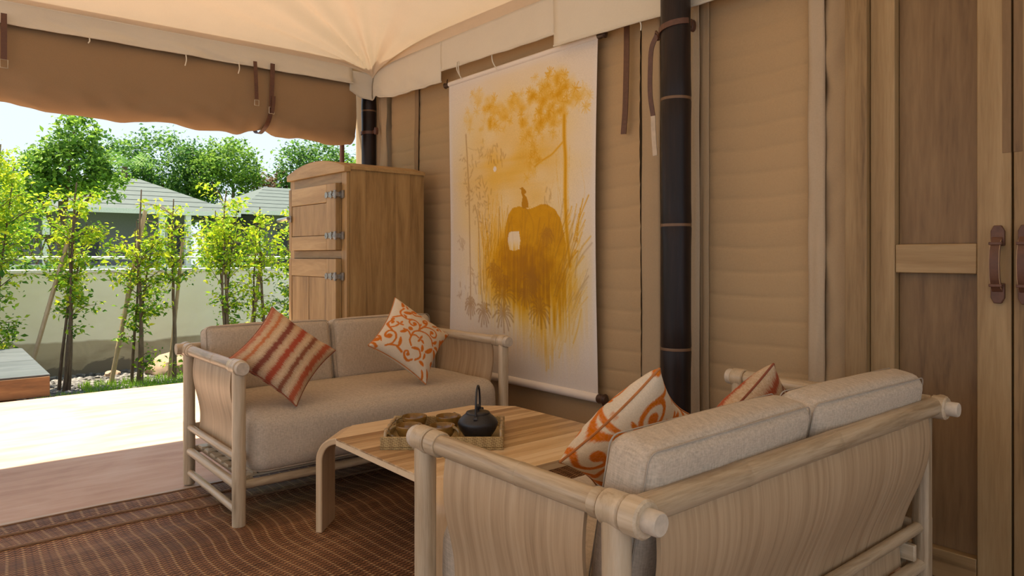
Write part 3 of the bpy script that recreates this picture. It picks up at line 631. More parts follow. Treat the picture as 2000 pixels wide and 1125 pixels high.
# ------------------------------------------------------------------ rug
def rugfn(u, v):
    x = -3.49+3.15*u; y = -2.2+4.78*v
    z = 0.010 + 0.006*math.sin(x*9+1.3*math.sin(y*1.1)+2*vnoise(x*0.8,y*0.8,2.0))*(0.5+0.6*vnoise(x*0.7,y*0.5,5.0)) + 0.004*vnoise(x*2.5, y*2.5, 1.0) + 0.0045*math.sin(x*27+0.8*math.sin(y*1.3))*(0.45+0.8*vnoise(x*1.7, y*0.4, 8.0))
    return (x, y, max(0.004, z))
rug = MB().grid(rugfn, 240, 80, 0.006).build('rug', 'rug', ang=3.0); tag(rug, 'wavy dark brown woven rattan mat under the table and sofas', 'rug')
for xx in (-3.484, -3.36, -3.20):
    MB().tube([(xx, -2.2+4.78*k/60, rugfn((xx+3.49)/3.15, k/60)[2]+0.002) for k in range(61)], 0.006 if xx > -3.4 else 0.004, 6).build('edge_cord', plain('mat_cord', (0.22,0.12,0.06), 0.7) if xx == -3.484 else bpy.data.materials['mat_cord'], rug)

# ------------------------------------------------------------------ sofas
def axis_pts(h, r, n=7):
    a = [-h, -h+r*0.12, -h+r*0.35, -h+r*0.65, -h+r]; mid = list(np.linspace(-h+r, h-r, n))[1:-1]
    return a + mid + [-q for q in a[::-1]]
def cushion_mb(hx, hy, hz, r, puff, seed=0.0, wob=0.004):
    m = MB(); A = [axis_pts(h, r) for h in (hx,hy,hz)]; H = (hx,hy,hz); cache = {}
    def vert(p):
        key = tuple(round(q, 6) for q in p)
        if key not in cache:
            q = Vector(p); inn = Vector([max(-(H[k]-r), min(H[k]-r, p[k])) for k in range(3)]); d = q-inn
            if d.length > 1e-9: q = inn + d.normalized()*r
            e = [1-(p[k]/H[k])**2 for k in range(3)]
            for k in range(3):
                o = [j for j in range(3) if j != k]
                q[k] += puff[k]*(p[k]/H[k])*max(0,e[o[0]])**0.7*max(0,e[o[1]])**0.7
            q += Vector((vnoise(p[0]*7,p[1]*7,p[2]*7+seed), vnoise(p[0]*7+9,p[1]*7,p[2]*7+seed), vnoise(p[0]*7,p[1]*7+9,p[2]*7+seed)))*wob
            cache[key] = m.bm.verts.new(q)
        return cache[key]
    for k in range(3):
        i, j = [(1,2),(2,0),(0,1)][k]
        for s in (-1, 1):
            for a in range(len(A[i])-1):
                for b in range(len(A[j])-1):
                    qs = []
                    for da, db in ((0,0),(1,0),(1,1),(0,1)):
                        p = [0,0,0]; p[k] = s*H[k]; p[i] = A[i][a+da]; p[j] = A[j][b+db]; qs.append(vert(p))
                    m.bm.faces.new(qs if s > 0 else qs[::-1])
    return m
def seam_loop(hx, hy, z, r, n=6):
    pts = []
    for cx, cy, a0 in ((1,1,0),(-1,1,PI/2),(-1,-1,PI),(1,-1,1.5*PI)):
        for k in range(n+1):
            a = a0+PI/2*k/n; pts.append((cx*(hx-r)+r*math.cos(a), cy*(hy-r)+r*math.sin(a), z))
    pts.append(pts[0]); return pts
def cushion(name, hx, hy, hz, r, puff, loc, rot, parent, seed, seam_ax='Z'):
    o = cushion_mb(hx, hy, hz, r, puff, seed).build(name, 'linen', parent, ang=3.0); o.location = loc; o.rotation_euler = rot
    for s in ((-1,) if seam_ax == 'Z' else (-1, 1)):
        if seam_ax == 'Z': pts = seam_loop(hx-0.004, hy-0.004, s*(hz-r*0.30), r)
        else:
            pts = [(s*(hx-r*0.30), y, z) for y, z, _ in seam_loop(hy-0.004, hz-0.004, 0, 0.022)]
        MB().tube(pts, 0.0017, 6, caps=False).build('piping', 'seam', o)
    return o
def node_rail(p0, p1, r, nodes, seg=18):
    p0, p1 = Vector(p0), Vector(p1); ts = [0]; rs = [r]
    for t in nodes: ts += [t-0.03, t-0.004, t, t+0.004, t+0.03]; rs += [r, r*1.04, r*1.0, r*1.05, r]
    ts.append(1); rs.append(r)
    return MB().tube([p0.lerp(p1, t) for t in ts], rs, seg)
def make_sofa(XB):
    root = empty('bamboo_sofa', (0,0,0), 0)
    XF, YS, ZR = 0.335, 0.69, 0.640
    for sy in (-1, 1):
        for sx in (XF, XB):
            m = MB().tube([(sx,sy*YS,0.0),(sx,sy*YS,0.15),(sx,sy*YS,0.30),(sx,sy*YS,0.304),(sx,sy*YS,0.5),(sx,sy*YS,0.628)], [0.0265,0.027,0.0275,0.0265,0.0265,0.0275], 20)
            m.tube([(sx-0.026,sy*YS,ZR),(sx-0.022,sy*YS,ZR),(sx+0.022,sy*YS,ZR),(sx+0.026,sy*YS,ZR)], [0.029,0.0325,0.0325,0.029], 22)
            m.build('leg', 'sofaZ', root)
        ar = node_rail((XB-0.02,sy*YS,ZR), (XF+0.02,sy*YS,ZR), 0.0245, [0.42 if sy > 0 else 0.58]).build('arm_rail', 'sofaX', root)
        for x0, x1, rr in ((XF-0.068,XF-0.034,0.0305), (XB+0.034,XB+0.050,0.0285)):
            MB().tube([(x0-0.004,sy*YS,ZR),(x0,sy*YS,ZR),(x1,sy*YS,ZR),(x1+0.003,sy*YS,ZR)], [rr*0.9,rr,rr,rr*0.9], 20).build('collar', 'sofaX', ar)
        MB().tube([(XF+0.02,sy*YS,ZR),(XF+0.042,sy*YS,ZR),(XF+0.048,sy*YS,ZR)], [0.0285,0.0285,0.026], 20).build('end_cap', 'endgrain', ar)
        MB().tube([(XB-0.028,sy*YS,ZR),(XB-0.032,sy*YS,ZR),(XB-0.066,sy*YS,ZR),(XB-0.070,sy*YS,ZR)], [0.031,0.035,0.035,0.031], 20).build('collar', 'sofaX', ar)
        MB().tube([(XB-0.060,sy*YS,ZR),(XB-0.097,sy*YS,ZR),(XB-0.100,sy*YS,ZR)], [0.0215,0.0215,0.019], 20).build('end_cap', 'endgrain', ar)
        # bent sheet of laminated bamboo inside the arm
        def armfn(u, v, sy=sy):
            z = 0.272+(0.628-0.272)*v; s = v*2*PI
            off = 0.012*math.sin((1-v)*2*PI*0.95)-0.016*(1-v)
            return (XB+0.073+(XF-XB-0.170)*u, sy*(YS-0.004+off), z)
        MB().grid(armfn, 4, 22, 0.009, (0.5,0.36)).build('arm_panel', 'sofaUV', root)
        for z, r, yo in ((0.272,0.0155,0.004),(0.158,0.0185,0.0),(0.055,0.0155,0.0)):
            MB().cyl((XB+0.015,sy*(YS+yo*0),z), (XF-0.015,sy*(YS+yo*0),z), r).build('side_rail', 'sofaX', root)
        MB().cyl((XB+0.03,sy*(YS-0.055),0.166), (XF-0.03,sy*(YS-0.055),0.166), 0.017).build('seat_rail', 'sofaX', root)
        MB().box(-0.30, 0.31, sy*0.615-0.009, sy*0.615+0.009, 0.187, 0.235).build('seat_board', 'sofaX', root, bevel=0.003)
    node_rail((XF-0.004,-YS+0.02,0.160), (XF-0.004,YS-0.02,0.160), 0.0185, [0.34,0.7]).build('front_rail', 'sofaY', root)
    node_rail((XB,-YS+0.02,0.160), (XB,YS-0.02,0.160), 0.0185, [0.3,0.66]).build('back_seat_rail', 'sofaY', root)
    for k in range(7):
        x = XB+0.065+(XF-XB-0.13)/6*k; MB().box(x-0.028, x+0.028, -0.66, 0.66, 0.176, 0.188).build('slat', 'sofaY', root, bevel=0.002)
    node_rail((XB-0.038,-YS-0.05,ZR+0.004), (XB-0.038,YS-0.016,ZR+0.004), 0.0265, [0.24,0.49,0.77]).build('back_rail', 'sofaY', root)
    node_rail((XB+0.004,-YS+0.02,0.272), (XB+0.004,YS-0.02,0.272), 0.0165, [0.4]).build('back_lower_rail', 'sofaY', root)
    def backfn(u, v):
        t = 1-v; z = 0.640-0.475*t
        x = XB-0.036 + 0.018*math.sin(t*PI*0.9)*(-0.4) + 0.072*(t*t*(3-2*t)) + 0.014*math.sin(t*2*PI)*-1
        return (x, -0.600+1.235*u, z)
    MB().grid(backfn, 8, 26, 0.010, (1.6,0.42)).build('back_panel', 'sofaUV', root)
    cushion('seat_cushion', (XF-XB)/2-0.030, 0.648, 0.130, 0.070, (0.014,0.004,0.010), ((XF+XB)/2+0.060,0,0.318), (0,0,0), root, 1.0)
    for k, sy in enumerate((-1, 1)):
        cushion('back_cushion', 0.057, 0.315, 0.166, 0.035, (0.014,0.008,0.010), (XB+0.058,sy*0.322,0.583), (0,math.radians(-11),math.radians(1.5*sy)), root, 3.0+2*k, 'X')
    return root
sofa1 = make_sofa(-0.36); sofa1.location = (-3.235, 1.670, 0.008)
tag(sofa1, 'whitewashed bamboo two-seat sofa facing us, in front of the wooden cabinet', 'sofa', 'matching bamboo sofas')
sofa2 = make_sofa(-0.29); sofa2.location = (-1.137, 1.640, 0.008); sofa2.rotation_euler = (0,0,PI)
tag(sofa2, 'whitewashed bamboo two-seat sofa seen from behind in the right foreground', 'sofa', 'matching bamboo sofas')

# ------------------------------------------------------------------ throw pillows
FC = np.array([560.0, 545.0]); E1 = np.array([430.0,-560.0])/2; E2 = np.array([630.0,445.0])/2
FM = np.linalg.inv(np.stack([E2, E1], 1))
def floral(N=220):
    yy, xx = np.mgrid[0:N, 0:N]; U = xx/(N-1)*2-1; V = yy/(N-1)*2-1
    X = FC[0]+U*E2[0]+V*E1[0]; Y = FC[1]+U*E2[1]+V*E1[1]; K = np.zeros((N, N))
    def seg(p, q, w):
        p, q = np.array(p, float), np.array(q, float); d = q-p; L = d@d+1e-9
        t = np.clip(((X-p[0])*d[0]+(Y-p[1])*d[1])/L, 0, 1); return np.hypot(X-p[0]-t*d[0], Y-p[1]-t*d[1])
    def ink(dist, w): np.maximum(K, np.clip((w-dist)/5+0.5, 0, 1), out=K)
    vines = [[(435,215),(445,260),(500,305),(570,310),(610,275),(590,235),(545,225),(520,255),(545,275)],[(410,440),(470,435),(520,460),(570,500),(585,570),(560,650),(500,705),(430,715)],
        [(590,560),(640,640),(645,720),(610,785),(550,785),(525,745),(550,705),(590,720)],[(600,570),(640,590),(690,590),(725,550),(720,500),(685,485),(650,510),(660,545)],[(520,455),(580,440),(612,400)],
        [(645,640),(690,700),(740,720),(738,680),(705,660),(690,690)],[(610,290),(660,280),(720,290),(750,330)],[(655,290),(655,330),(680,370)],[(730,530),(740,470),(790,430),(840,440),(880,500)],[(800,680),(790,620),(800,580),(840,575),(850,620)],[(800,680),(850,690)],
        [(270,470),(300,530),(370,520),(390,480)],[(275,440),(270,400),(310,370),(350,370),(355,400),(320,410)],[(415,300),(350,345)],[(440,230),(415,310)],[(770,830),(760,770),(790,740)],[(700,850),(740,860)],[(530,470),(530,510),(500,540)],[(440,150),(560,95)],[(780,430),(785,350)]]
    for v in vines:
        c = catmull(v, 6)
        for p, q in zip(c, c[1:]): ink(seg(p, q, 0), 9.5)
    for x0,y0,x1,y1,w in [(365,535,385,435,20),(275,560,335,590,18),(345,548,425,570,22),(345,590,395,705,28),(300,740,390,720,26),(395,805,415,735,22),(455,715,490,785,22),(400,315,515,352,20),(575,355,600,440,24),(435,592,480,560,18),(455,520,490,560,16),(485,548,530,592,16),(655,415,680,370,15),(685,375,720,355,14),(690,385,712,420,14),(825,465,820,568,28),(895,490,965,530,24),(750,475,800,455,16),(440,835,520,840,22),(490,845,545,915,22),(640,885,692,850,15),(688,770,700,840,18),(635,815,670,845,20),(655,945,700,932,26),(600,1022,705,1030,20),(70,615,200,600,18),(110,555,190,535,14),(215,565,262,510,22),(450,150,550,90,12),(490,185,612,180,12),(640,590,690,625,12),(775,760,800,790,22),(870,540,930,560,16),(700,310,745,335,18),(480,45,505,20,22)]:
        p, q = np.array((x0,y0),float), np.array((x1,y1),float); d = q-p; L = math.hypot(*d); n = np.array([-d[1],d[0]])/L
        s = ((X-p[0])*d[0]+(Y-p[1])*d[1])/(L*L); t = (X-p[0])*n[0]+(Y-p[1])*n[1] - w*0.25*np.sin(np.clip(s,0,1)*PI)
        hw = w*0.80*np.sqrt(np.clip(np.sin(np.clip(s,0,1)*PI),0,1)); ok = (s > 0) & (s < 1)
        np.maximum(K, np.where(ok, np.clip((hw-np.abs(t))/5+0.5, 0, 1), 0), out=K)
    for x, y, r in [(548,255,20),(612,473,22),(675,542,20),(703,688,18),(585,730,20),(840,612,22),(242,692,26),(600,958,26),(530,155,24),(325,400,14),(760,340,14)]: ink(np.hypot(X-x, Y-y), r*1.2)
    base = np.array([0.70,0.585,0.44]); ink_c = np.array([0.60,0.165,0.018]); g = (np.random.default_rng(3).random((N,N,1))-0.5)*0.05
    return base*(1-K[...,None])+ink_c*K[...,None]+g
def striped(N=200):
    yy, xx = np.mgrid[0:N, 0:N]; V = xx/(N-1); U = yy/(N-1); r = np.random.default_rng(4)
    col = np.ones((N,N,3))*np.array([0.58,0.435,0.275]); col += (r.random((N,N,1))-0.5)*0.14
    jit = (r.random((N,1))-0.5)*0.030 + (r.random((N//2,1)).repeat(2,0)-0.5)*0.012
    for c, w, k in ((0.03,0.03,(0.42,0.12,0.06)),(0.16,0.022,(0.50,0.15,0.05)),(0.34,0.038,(0.20,0.032,0.022)),(0.53,0.042,(0.38,0.04,0.015)),(0.71,0.030,(0.22,0.055,0.025)),(0.90,0.042,(0.40,0.065,0.02))):
        a = np.exp(-(np.abs(V-c+jit)/w)**3)
        h = 0.30*np.exp(-(np.abs(V-c+jit)/(w*2.1))**2)
        col = col*(1-np.clip(a+h,0,1)[...,None]*0.9)+np.array(k)*np.clip(a+h,0,1)[...,None]*0.9
    lt = np.exp(-((V-0.435)/0.04)**2)+np.exp(-((V-0.63)/0.03)**2)+np.exp(-((V-0.81)/0.03)**2)+np.exp(-((V-0.25)/0.03)**2)
    return np.clip(col*(1+0.16*lt[...,None]),0,1)
def pillow_mesh(name, tex, half=0.172, t=0.082, N=170, seed=0.0, pinch=0.12):
    i, j = np.meshgrid(np.arange(N), np.arange(N)); s = np.linspace(-1,1,N); s = np.sign(s)*(1-(1-np.abs(s))**1.25); u = s[i]; v = s[j]
    x = half*u*(1-pinch*(1-v**2)); y = half*v*(1-pinch*(1-u**2))
    th = t*np.power(np.clip((1-u**2)*(1-v**2),0,1), 0.42)
    wr = 0.006*np.sin(9*u+5*v+seed)*np.clip(1.0-th/t,0,1)*(th/t) + 0.004*np.sin(14*(u-v)+seed*2)*(th/t)*(1-th/t)
    fr = np.stack([x, y, th+wr], -1).reshape(-1,3); bk = np.stack([x, y, -th*0.9], -1).reshape(-1,3)
    q = (j[:-1,:-1]*N+i[:-1,:-1]).ravel(); F = np.stack([q, q+1, q+N+1, q+N], -1); n0 = N*N
    vs = np.concatenate([fr, bk]); fs = np.concatenate([F, F[:,::-1]+n0])
    me = bpy.data.meshes.new(name); me.from_pydata(vs.tolist(), [], fs.tolist()); me.update()
    T = tex.shape[0]; tu = np.clip(((u+1)/2*(T-1)).round().astype(int),0,T-1); tv = np.clip(((v+1)/2*(T-1)).round().astype(int),0,T-1)
    c = np.ones((2*n0,4), np.float32); c[:n0,:3] = tex[tv,tu].reshape(-1,3); c[n0:,:3] = tex[tv,tu].reshape(-1,3)
    at = me.color_attributes.new('Col','FLOAT_COLOR','POINT'); at.data.foreach_set('color', c.ravel())
    bm = bmesh.new(); bm.from_mesh(me); bmesh.ops.remove_doubles(bm, verts=bm.verts[:], dist=0.0004); bm.to_mesh(me); bm.free()
    me.materials.append(M['pillow']); me.polygons.foreach_set('use_smooth', [True]*len(me.polygons)); return me
FL, ST = floral(), striped()
me_f = pillow_mesh('floral_pillow', FL[12:208,12:208], seed=0.6); me_s = pillow_mesh('striped_pillow', ST, seed=2.0); me_f2 = pillow_mesh('floral_pillow', FL[40:165,35:160], seed=1.6)
def pillow(name, me, loc, normal, roll, label, group, edge_mat, half=0.172):
    o = bpy.data.objects.new(name, me); C.objects.link(o); o.location = loc
    zc = Vector(normal).normalized(); xr = Vector((0,0,1)).cross(zc).normalized(); yr = zc.cross(xr)
    c, s = math.cos(roll), math.sin(roll); xa = xr*c+yr*s; ya = -xr*s+yr*c
    o.rotation_euler = Matrix((xa, ya, zc)).transposed().to_euler()
    tag(o, label, 'pillow', group)
    h = half; pts = []
    for k in range(40):
        t = k/39*2-1; pts.append((h*t, -h*(1-0.12*(1-t*t)), 0))
    for k in range(40):
        t = k/39*2-1; pts.append((h*(1-0.12*(1-t*t)), h*t, 0))
    for k in range(40):
        t = 1-k/39*2; pts.append((h*t, h*(1-0.12*(1-t*t)), 0))
    for k in range(40):
        t = 1-k/39*2; pts.append((-h*(1-0.12*(1-t*t)), h*t, 0))
    MB().tube(pts, 0.0035, 6).build('piping', edge_mat, o); return o
em1 = plain('red_piping', (0.26,0.075,0.035), 0.9); em2 = plain('orange_piping', (0.45,0.17,0.05), 0.9)
pillow('throw_pillow', me_s, (-3.02,1.215,0.665), (0.83,0.0,0.55), math.radians(-45), 'red and cream striped pillow standing on its corner on the facing sofa', 'striped pillows', em1)
pillow('throw_pillow', me_f, (-3.07,1.89,0.675), (0.83,0.03,0.50), math.radians(47), 'orange floral pillow standing on its corner on the facing sofa', 'floral pillows', em2)
pillow('throw_pillow', me_f2, (-1.262,1.465,0.612), (-0.83,0.0,0.53), math.radians(37), 'orange floral pillow leaning on the foreground sofa, nearest the camera', 'floral pillows', em2)
pillow('throw_pillow', me_s, (-1.20,1.95,0.585), (-0.83,0.05,0.50), math.radians(32), 'striped pillow mostly hidden behind the back cushions of the foreground sofa', 'striped pillows', em1)

# ------------------------------------------------------------------ coffee table
tbl = empty('coffee_table', (-2.24,1.690,0.006), 0, 'low square timber coffee table with clipped corners and bent legs', 'table')
TH, TC, TZ = 0.460, 0.150, 0.384
def octa(h, c): return [(-h+c,-h),(h-c,-h),(h,-h+c),(h,h-c),(h-c,h),(-h+c,h),(-h,h-c),(-h,-h+c)]
top = MB().prism(octa(TH-0.002, TC), TZ-0.029, TZ-0.006).build('tabletop', 'tableY', tbl, bevel=0.002)
npl = 23; pw = 2*TH/npl
for k in range(npl):
    x0, x1 = -TH+k*pw+0.0003, -TH+(k+1)*pw-0.0003
    ye = lambda x: TH if abs(x) <= TH-TC else TH-(abs(x)-(TH-TC))
    xs = [x0] + [q for q in (-TH+TC, TH-TC) if x0 < q < x1] + [x1]
    poly = [(x, -ye(x)) for x in xs] + [(x, ye(x)) for x in xs[::-1]]
    MB().prism(poly, TZ-0.0065, TZ).build('plank', 'tableY', top, smooth=False, bevel=0.0006)
for sx in (-1,1):
    for sy in (-1,1):
        d = Vector((sx,sy,0)).normalized(); zc = TZ-0.0138; R = 0.085; s0 = 0.535
        pts = [d*0.51+Vector((0,0,zc)), d*0.525+Vector((0,0,zc))]; wd = [0.205, 0.205]
        for k in range(11):
            a = PI/2*k/10; pts.append(d*(s0+R*math.sin(a))+Vector((0,0,zc-R+R*math.cos(a)))); wd.append(0.205-0.05*min(1, k/7))
        for z in (0.2, 0.1, 0.0): pts.append(d*(s0+R)+Vector((0,0,z))); wd.append(0.155)
        MB().sweep(pts, wd, 0.026, (-d.y, d.x, 0)).build('leg', 'tableUV', tbl, bevel=0.004)
# ------------------------------------------------------------------ tray and tea things
TA = math.atan2(0.767763, 0.640733); TB = 0.391
tray = empty('serving_tray', (-2.279,1.5675,TB), TA, 'rectangular woven seagrass tray with bamboo side handles on the coffee table', 'tray')
TW, TD = 0.226, 0.175
MB().box(-TW, TW, -TD, TD, 0.0, 0.007).build('base', 'wicker', tray)
MB().box(-TW, TW, -TD, -TD+0.011, 0.007, 0.046).build('side', 'wicker', tray, bevel=0.003); MB().box(-TW, TW, TD-0.011, TD, 0.007, 0.046).build('side', 'wicker', tray, bevel=0.003)
for s in (-1,1):
    MB().box(s*TW-0.0055-s*0.0055, s*TW+0.0055-s*0.0055, -TD+0.011, TD-0.011, 0.007, 0.034).build('side', 'wicker', tray, bevel=0.003)
    pts = [(s*(TW-0.010),-0.13,0.030),(s*(TW-0.010),-0.125,0.048),(s*(TW-0.010),-0.10,0.054),(s*(TW-0.010),0.10,0.054),(s*(TW-0.010),0.125,0.048),(s*(TW-0.010),0.13,0.030)]
    h = MB().tube(pts, 0.0058, 10).build('handle', 'stake', tray)
    for y in (-0.10,-0.035,0.035,0.10): MB().cyl((s*(TW-0.010),y-0.005,0.054),(s*(TW-0.010),y+0.005,0.054),0.0078,seg=10).build('joint', 'stake', h)
def tray_pt(u, w): 
    lx, ly = u-TW, w-TD; return (-2.279+lx*math.cos(TA)-ly*math.sin(TA), 1.5675+lx*math.sin(TA)+ly*math.cos(TA))
def make_cup():
    c = empty('tea_cup', (0,0,0))
    MB().lathe([(0.024,0.0),(0.028,0.002),(0.030,0.008),(0.042,0.022),(0.0485,0.040),(0.0505,0.055),(0.0495,0.058),(0.0475,0.056),(0.045,0.040),(0.038,0.024),(0.022,0.012),(0.004,0.010)], seg=36).build('bowl', 'ceramic', c, ang=1.2)
    MB().tube([(0.0445+0.030*math.sin(a)*1.0, 0, 0.034+0.021*math.cos(a)) for a in np.linspace(0.2, PI-0.2, 14)], 0.0062, 8).build('handle', 'glaze', c)
    return c
cup0 = make_cup()
for k, (u, w, a, lab) in enumerate([(0.090,0.112,PI+0.25,'ochre glazed tea cup at the front left of the tray'),(0.216,0.106,-0.45,'ochre glazed tea cup at the front of the tray beside the teapot'),
        (0.090,0.262,PI+0.2,'ochre glazed tea cup at the back left of the tray'),(0.226,0.268,1.2,'ochre glazed tea cup at the back of the tray behind the others')]):
    c = cup0 if k == 0 else copy_tree(cup0); x, y = tray_pt(u, w); c.location = (x, y, TB+0.0075); c.rotation_euler = (0,0,TA+a); tag(c, lab, 'cup', 'tea cups on the tray')
x, y = tray_pt(0.350, 0.165)
pot = empty('teapot', (x, y, TB+0.0075), TA+PI/2-0.09, 'black cast iron teapot with tall hoop handle on the tray', 'teapot')
MB().lathe([(0.045,0.0),(0.052,0.004),(0.058,0.010),(0.070,0.028),(0.0775,0.046),(0.0785,0.054),(0.0745,0.064),(0.062,0.078),(0.050,0.087),(0.047,0.090),(0.010,0.091)], seg=44).build('body', 'iron', pot, ang=0.9)
lid = MB().lathe([(0.046,0.088),(0.047,0.092),(0.045,0.096),(0.030,0.100),(0.008,0.102)], seg=36).build('lid', 'iron', pot, ang=0.9)
MB().lathe([(0.005,0.100),(0.006,0.106),(0.011,0.113),(0.011,0.119),(0.006,0.124),(0.001,0.125)], seg=18).build('knob', 'iron', lid)
MB().tube([(0.062,0,0.050),(0.085,0,0.060),(0.098,0,0.078),(0.106,0,0.088)], [0.016,0.013,0.010,0.009], 12).build('spout', 'iron', pot)
hd = MB().tube([(0.056*math.cos(a)*1.05, 0.0, 0.088+0.108*math.sin(a)**0.8 if math.sin(a) > 0 else 0.088) for a in np.linspace(0.0, PI, 22)], 0.0042, 10).build('handle', 'iron', pot)
for s in (-1,1): MB().cyl((s*0.058,-0.007,0.080),(s*0.058,0.007,0.080),0.010,seg=14).build('lug', 'iron', pot)

# ------------------------------------------------------------------ cabinet
CW, CD, CHs, CHa = 0.815, 0.570, 1.655, 1.718
cab = empty('wooden_cabinet', (-3.976,1.995,0.0), math.radians(1.5), 'tall old timber ice-box cabinet with arched top and latched doors', 'cabinet')
def arch(x): t = (x+CW/2)/(CW/2); return CHs+(CHa-CHs)*(1-t*t)
for y0, y1, nm, mt in ((-0.0, 0.02, 'front_frame', 'cabZ'),):
    m = MB()
    m.box(-CW, -CW+0.066, 0, 0.022, 0.04, CHs-0.035); m.box(-0.066, 0, 0, 0.022, 0.04, CHs-0.035)
    m.build('front_frame', 'cabZ', cab, bevel=0.003)
MB().box(-CW+0.066, -0.066, 0.0, 0.022, 1.555, CHs-0.035).build('front_rail', 'cabX', cab, bevel=0.002)
MB().box(-CW+0.066, -0.066, 0.0, 0.022, 1.084, 1.135).build('front_rail', 'cabX', cab, bevel=0.002)
MB().box(-CW+0.066, -0.066, 0.0, 0.022, 0.04, 0.20).build('front_rail', 'cabX', cab, bevel=0.002)
def archplate(y0, y1, z0f, over=0.0, th=None):
    m = MB(); n = 20; xs = [-CW-over+(CW+2*over)*k/n for k in range(n+1)]
    def az(x): t = (x+CW/2)/(CW/2+over); return CHs+(CHa-CHs)*(1-t*t)
    lo = [(x, z0f(x) if z0f else az(x)-th) for x in xs]; hi = [(x, az(x)) for x in xs]
    V = [[m.bm.verts.new((x, y, z)) for x, z in L] for y in (y0, y1) for L in (lo, hi)]
    for k in range(n):
        m.bm.faces.new((V[0][k],V[0][k+1],V[1][k+1],V[1][k])); m.bm.faces.new((V[2][k],V[3][k],V[3][k+1],V[2][k+1]))
        m.bm.faces.new((V[1][k],V[1][k+1],V[3][k+1],V[3][k])); m.bm.faces.new((V[0][k],V[2][k],V[2][k+1],V[0][k+1]))
    m.bm.faces.new((V[0][0],V[1][0],V[3][0],V[2][0])); m.bm.faces.new((V[0][n],V[2][n],V[3][n],V[1][n])); return m
archplate(-0.022, 0.022, lambda x: CHs-0.036, 0.012).build('arched_pediment', 'cabX', cab, bevel=0.003)
archplate(0.022, CD, None, 0.012, 0.020).build('curved_lid', 'cabX', cab)
# boarded sides
for s, x0, x1 in ((1,-0.022,0.0),(-1,-CW,-CW+0.022)):
    sd = MB().box(x0+0.006, x1-0.006, 0.022, CD-0.004, 0.02, CHs-0.012).build('side_panel', 'cabZ', cab, smooth=False)
    for k in range(5):
        w = (CD-0.024)/5; MB().box(x0, x1, 0.023+k*w+0.0002, 0.023+(k+1)*w-0.0002, 0.02, CHs-0.010).build('plank', 'cabZ', sd, smooth=False, bevel=0.0006)
MB().box(-CW+0.022, -0.022, CD-0.02, CD, 0.02, CHs-0.01).build('back_panel', 'cabZ', cab, smooth=False)
def cab_door(z0, z1, hinges, latch, split):
    xa, xb = -CW+0.066, -0.066; y0, y1 = -0.040, 0.0
    d = MB().box(xa, xb, y1-0.014, y1-0.001, z0, z1).build('door', 'cabZ', cab, smooth=False)
    sw = 0.125; rh = 0.115
    for a, b in ((xa, xa+sw*0.35), (xb-sw, xb)): MB().box(a, b, y0, y1-0.013, z0, z1).build('stile', 'cabZ', d, bevel=0.003)
    a, b = xa+sw*0.35, xb-sw
    MB().box(a, b, y0, y1-0.013, z1-rh, z1).build('rail', 'cabX', d, bevel=0.003); MB().box(a, b, y0, y1-0.013, z0, z0+rh*0.8).build('rail', 'cabX', d, bevel=0.003)
    n = 2 if split else 1; w = (b-a)/n
    for k in range(n): MB().box(a+k*w+0.003, a+(k+1)*w-0.003, y0+0.004, y1-0.013, z0+rh*0.8+0.003, z1-rh-0.003).build('panel', 'cabZ', d, bevel=0.002)
    for zh in hinges:
        h = MB().box(xb-0.115, xb-0.008, y0-0.006, y0, zh-0.017, zh+0.017).build('hinge', 'oldmetal', d, bevel=0.003)
        h2 = MB().box(xb+0.004, xb+0.040, -0.012, -0.002, zh-0.024, zh+0.024); h2.cyl((xb,y0-0.004,zh-0.026),(xb,y0-0.004,zh+0.026),0.009,seg=12); h2.box(xb-0.004,xb+0.012,y0-0.004,-0.004,zh-0.014,zh+0.014)
        h2.cyl((xb-0.11,y0-0.005,zh),(xb-0.11,y0-0.010,zh),0.020,seg=12); h2.cyl((xb-0.045,y0-0.005,zh+0.012),(xb-0.045,y0-0.011,zh+0.012),0.012,seg=10); h2.cyl((xb-0.045,y0-0.005,zh-0.012),(xb-0.045,y0-0.011,zh-0.012),0.012,seg=10)
        h2.box(xb-0.112,xb+0.006,y0-0.0055,y0-0.001,zh-0.006,zh+0.006); h2.build('hinge_knuckle', 'oldmetal', d, bevel=0.001)
    if latch:
        l = MB().box(xa+0.0, xa+0.05, y0-0.010, y0, latch-0.022, latch+0.022).build('latch', 'oldmetal', d, bevel=0.003)
        l2 = MB().tube([(xa+0.03,y0-0.02,latch+0.006),(xa-0.03,y0-0.034,latch+0.0),(xa-0.105,y0-0.030,latch-0.004)], [0.012,0.012,0.014], 10); l2.box(xa-0.055,xa-0.015,-0.012,-0.001,latch-0.02,latch+0.02); l2.build('latch_handle', 'metal', d, bevel=0.001)
cab_door(1.137, 1.553, (1.482,1.227), 1.351, False); cab_door(0.20, 1.082, (0.973,0.33), 0.62, True)
for sx in (-CW+0.03, -0.03):
    for yy in (0.03, CD-0.03): MB().box(sx-0.025, sx+0.025, yy-0.025, yy+0.025, 0.0, 0.05).build('foot', 'cabZ', cab, bevel=0.003)

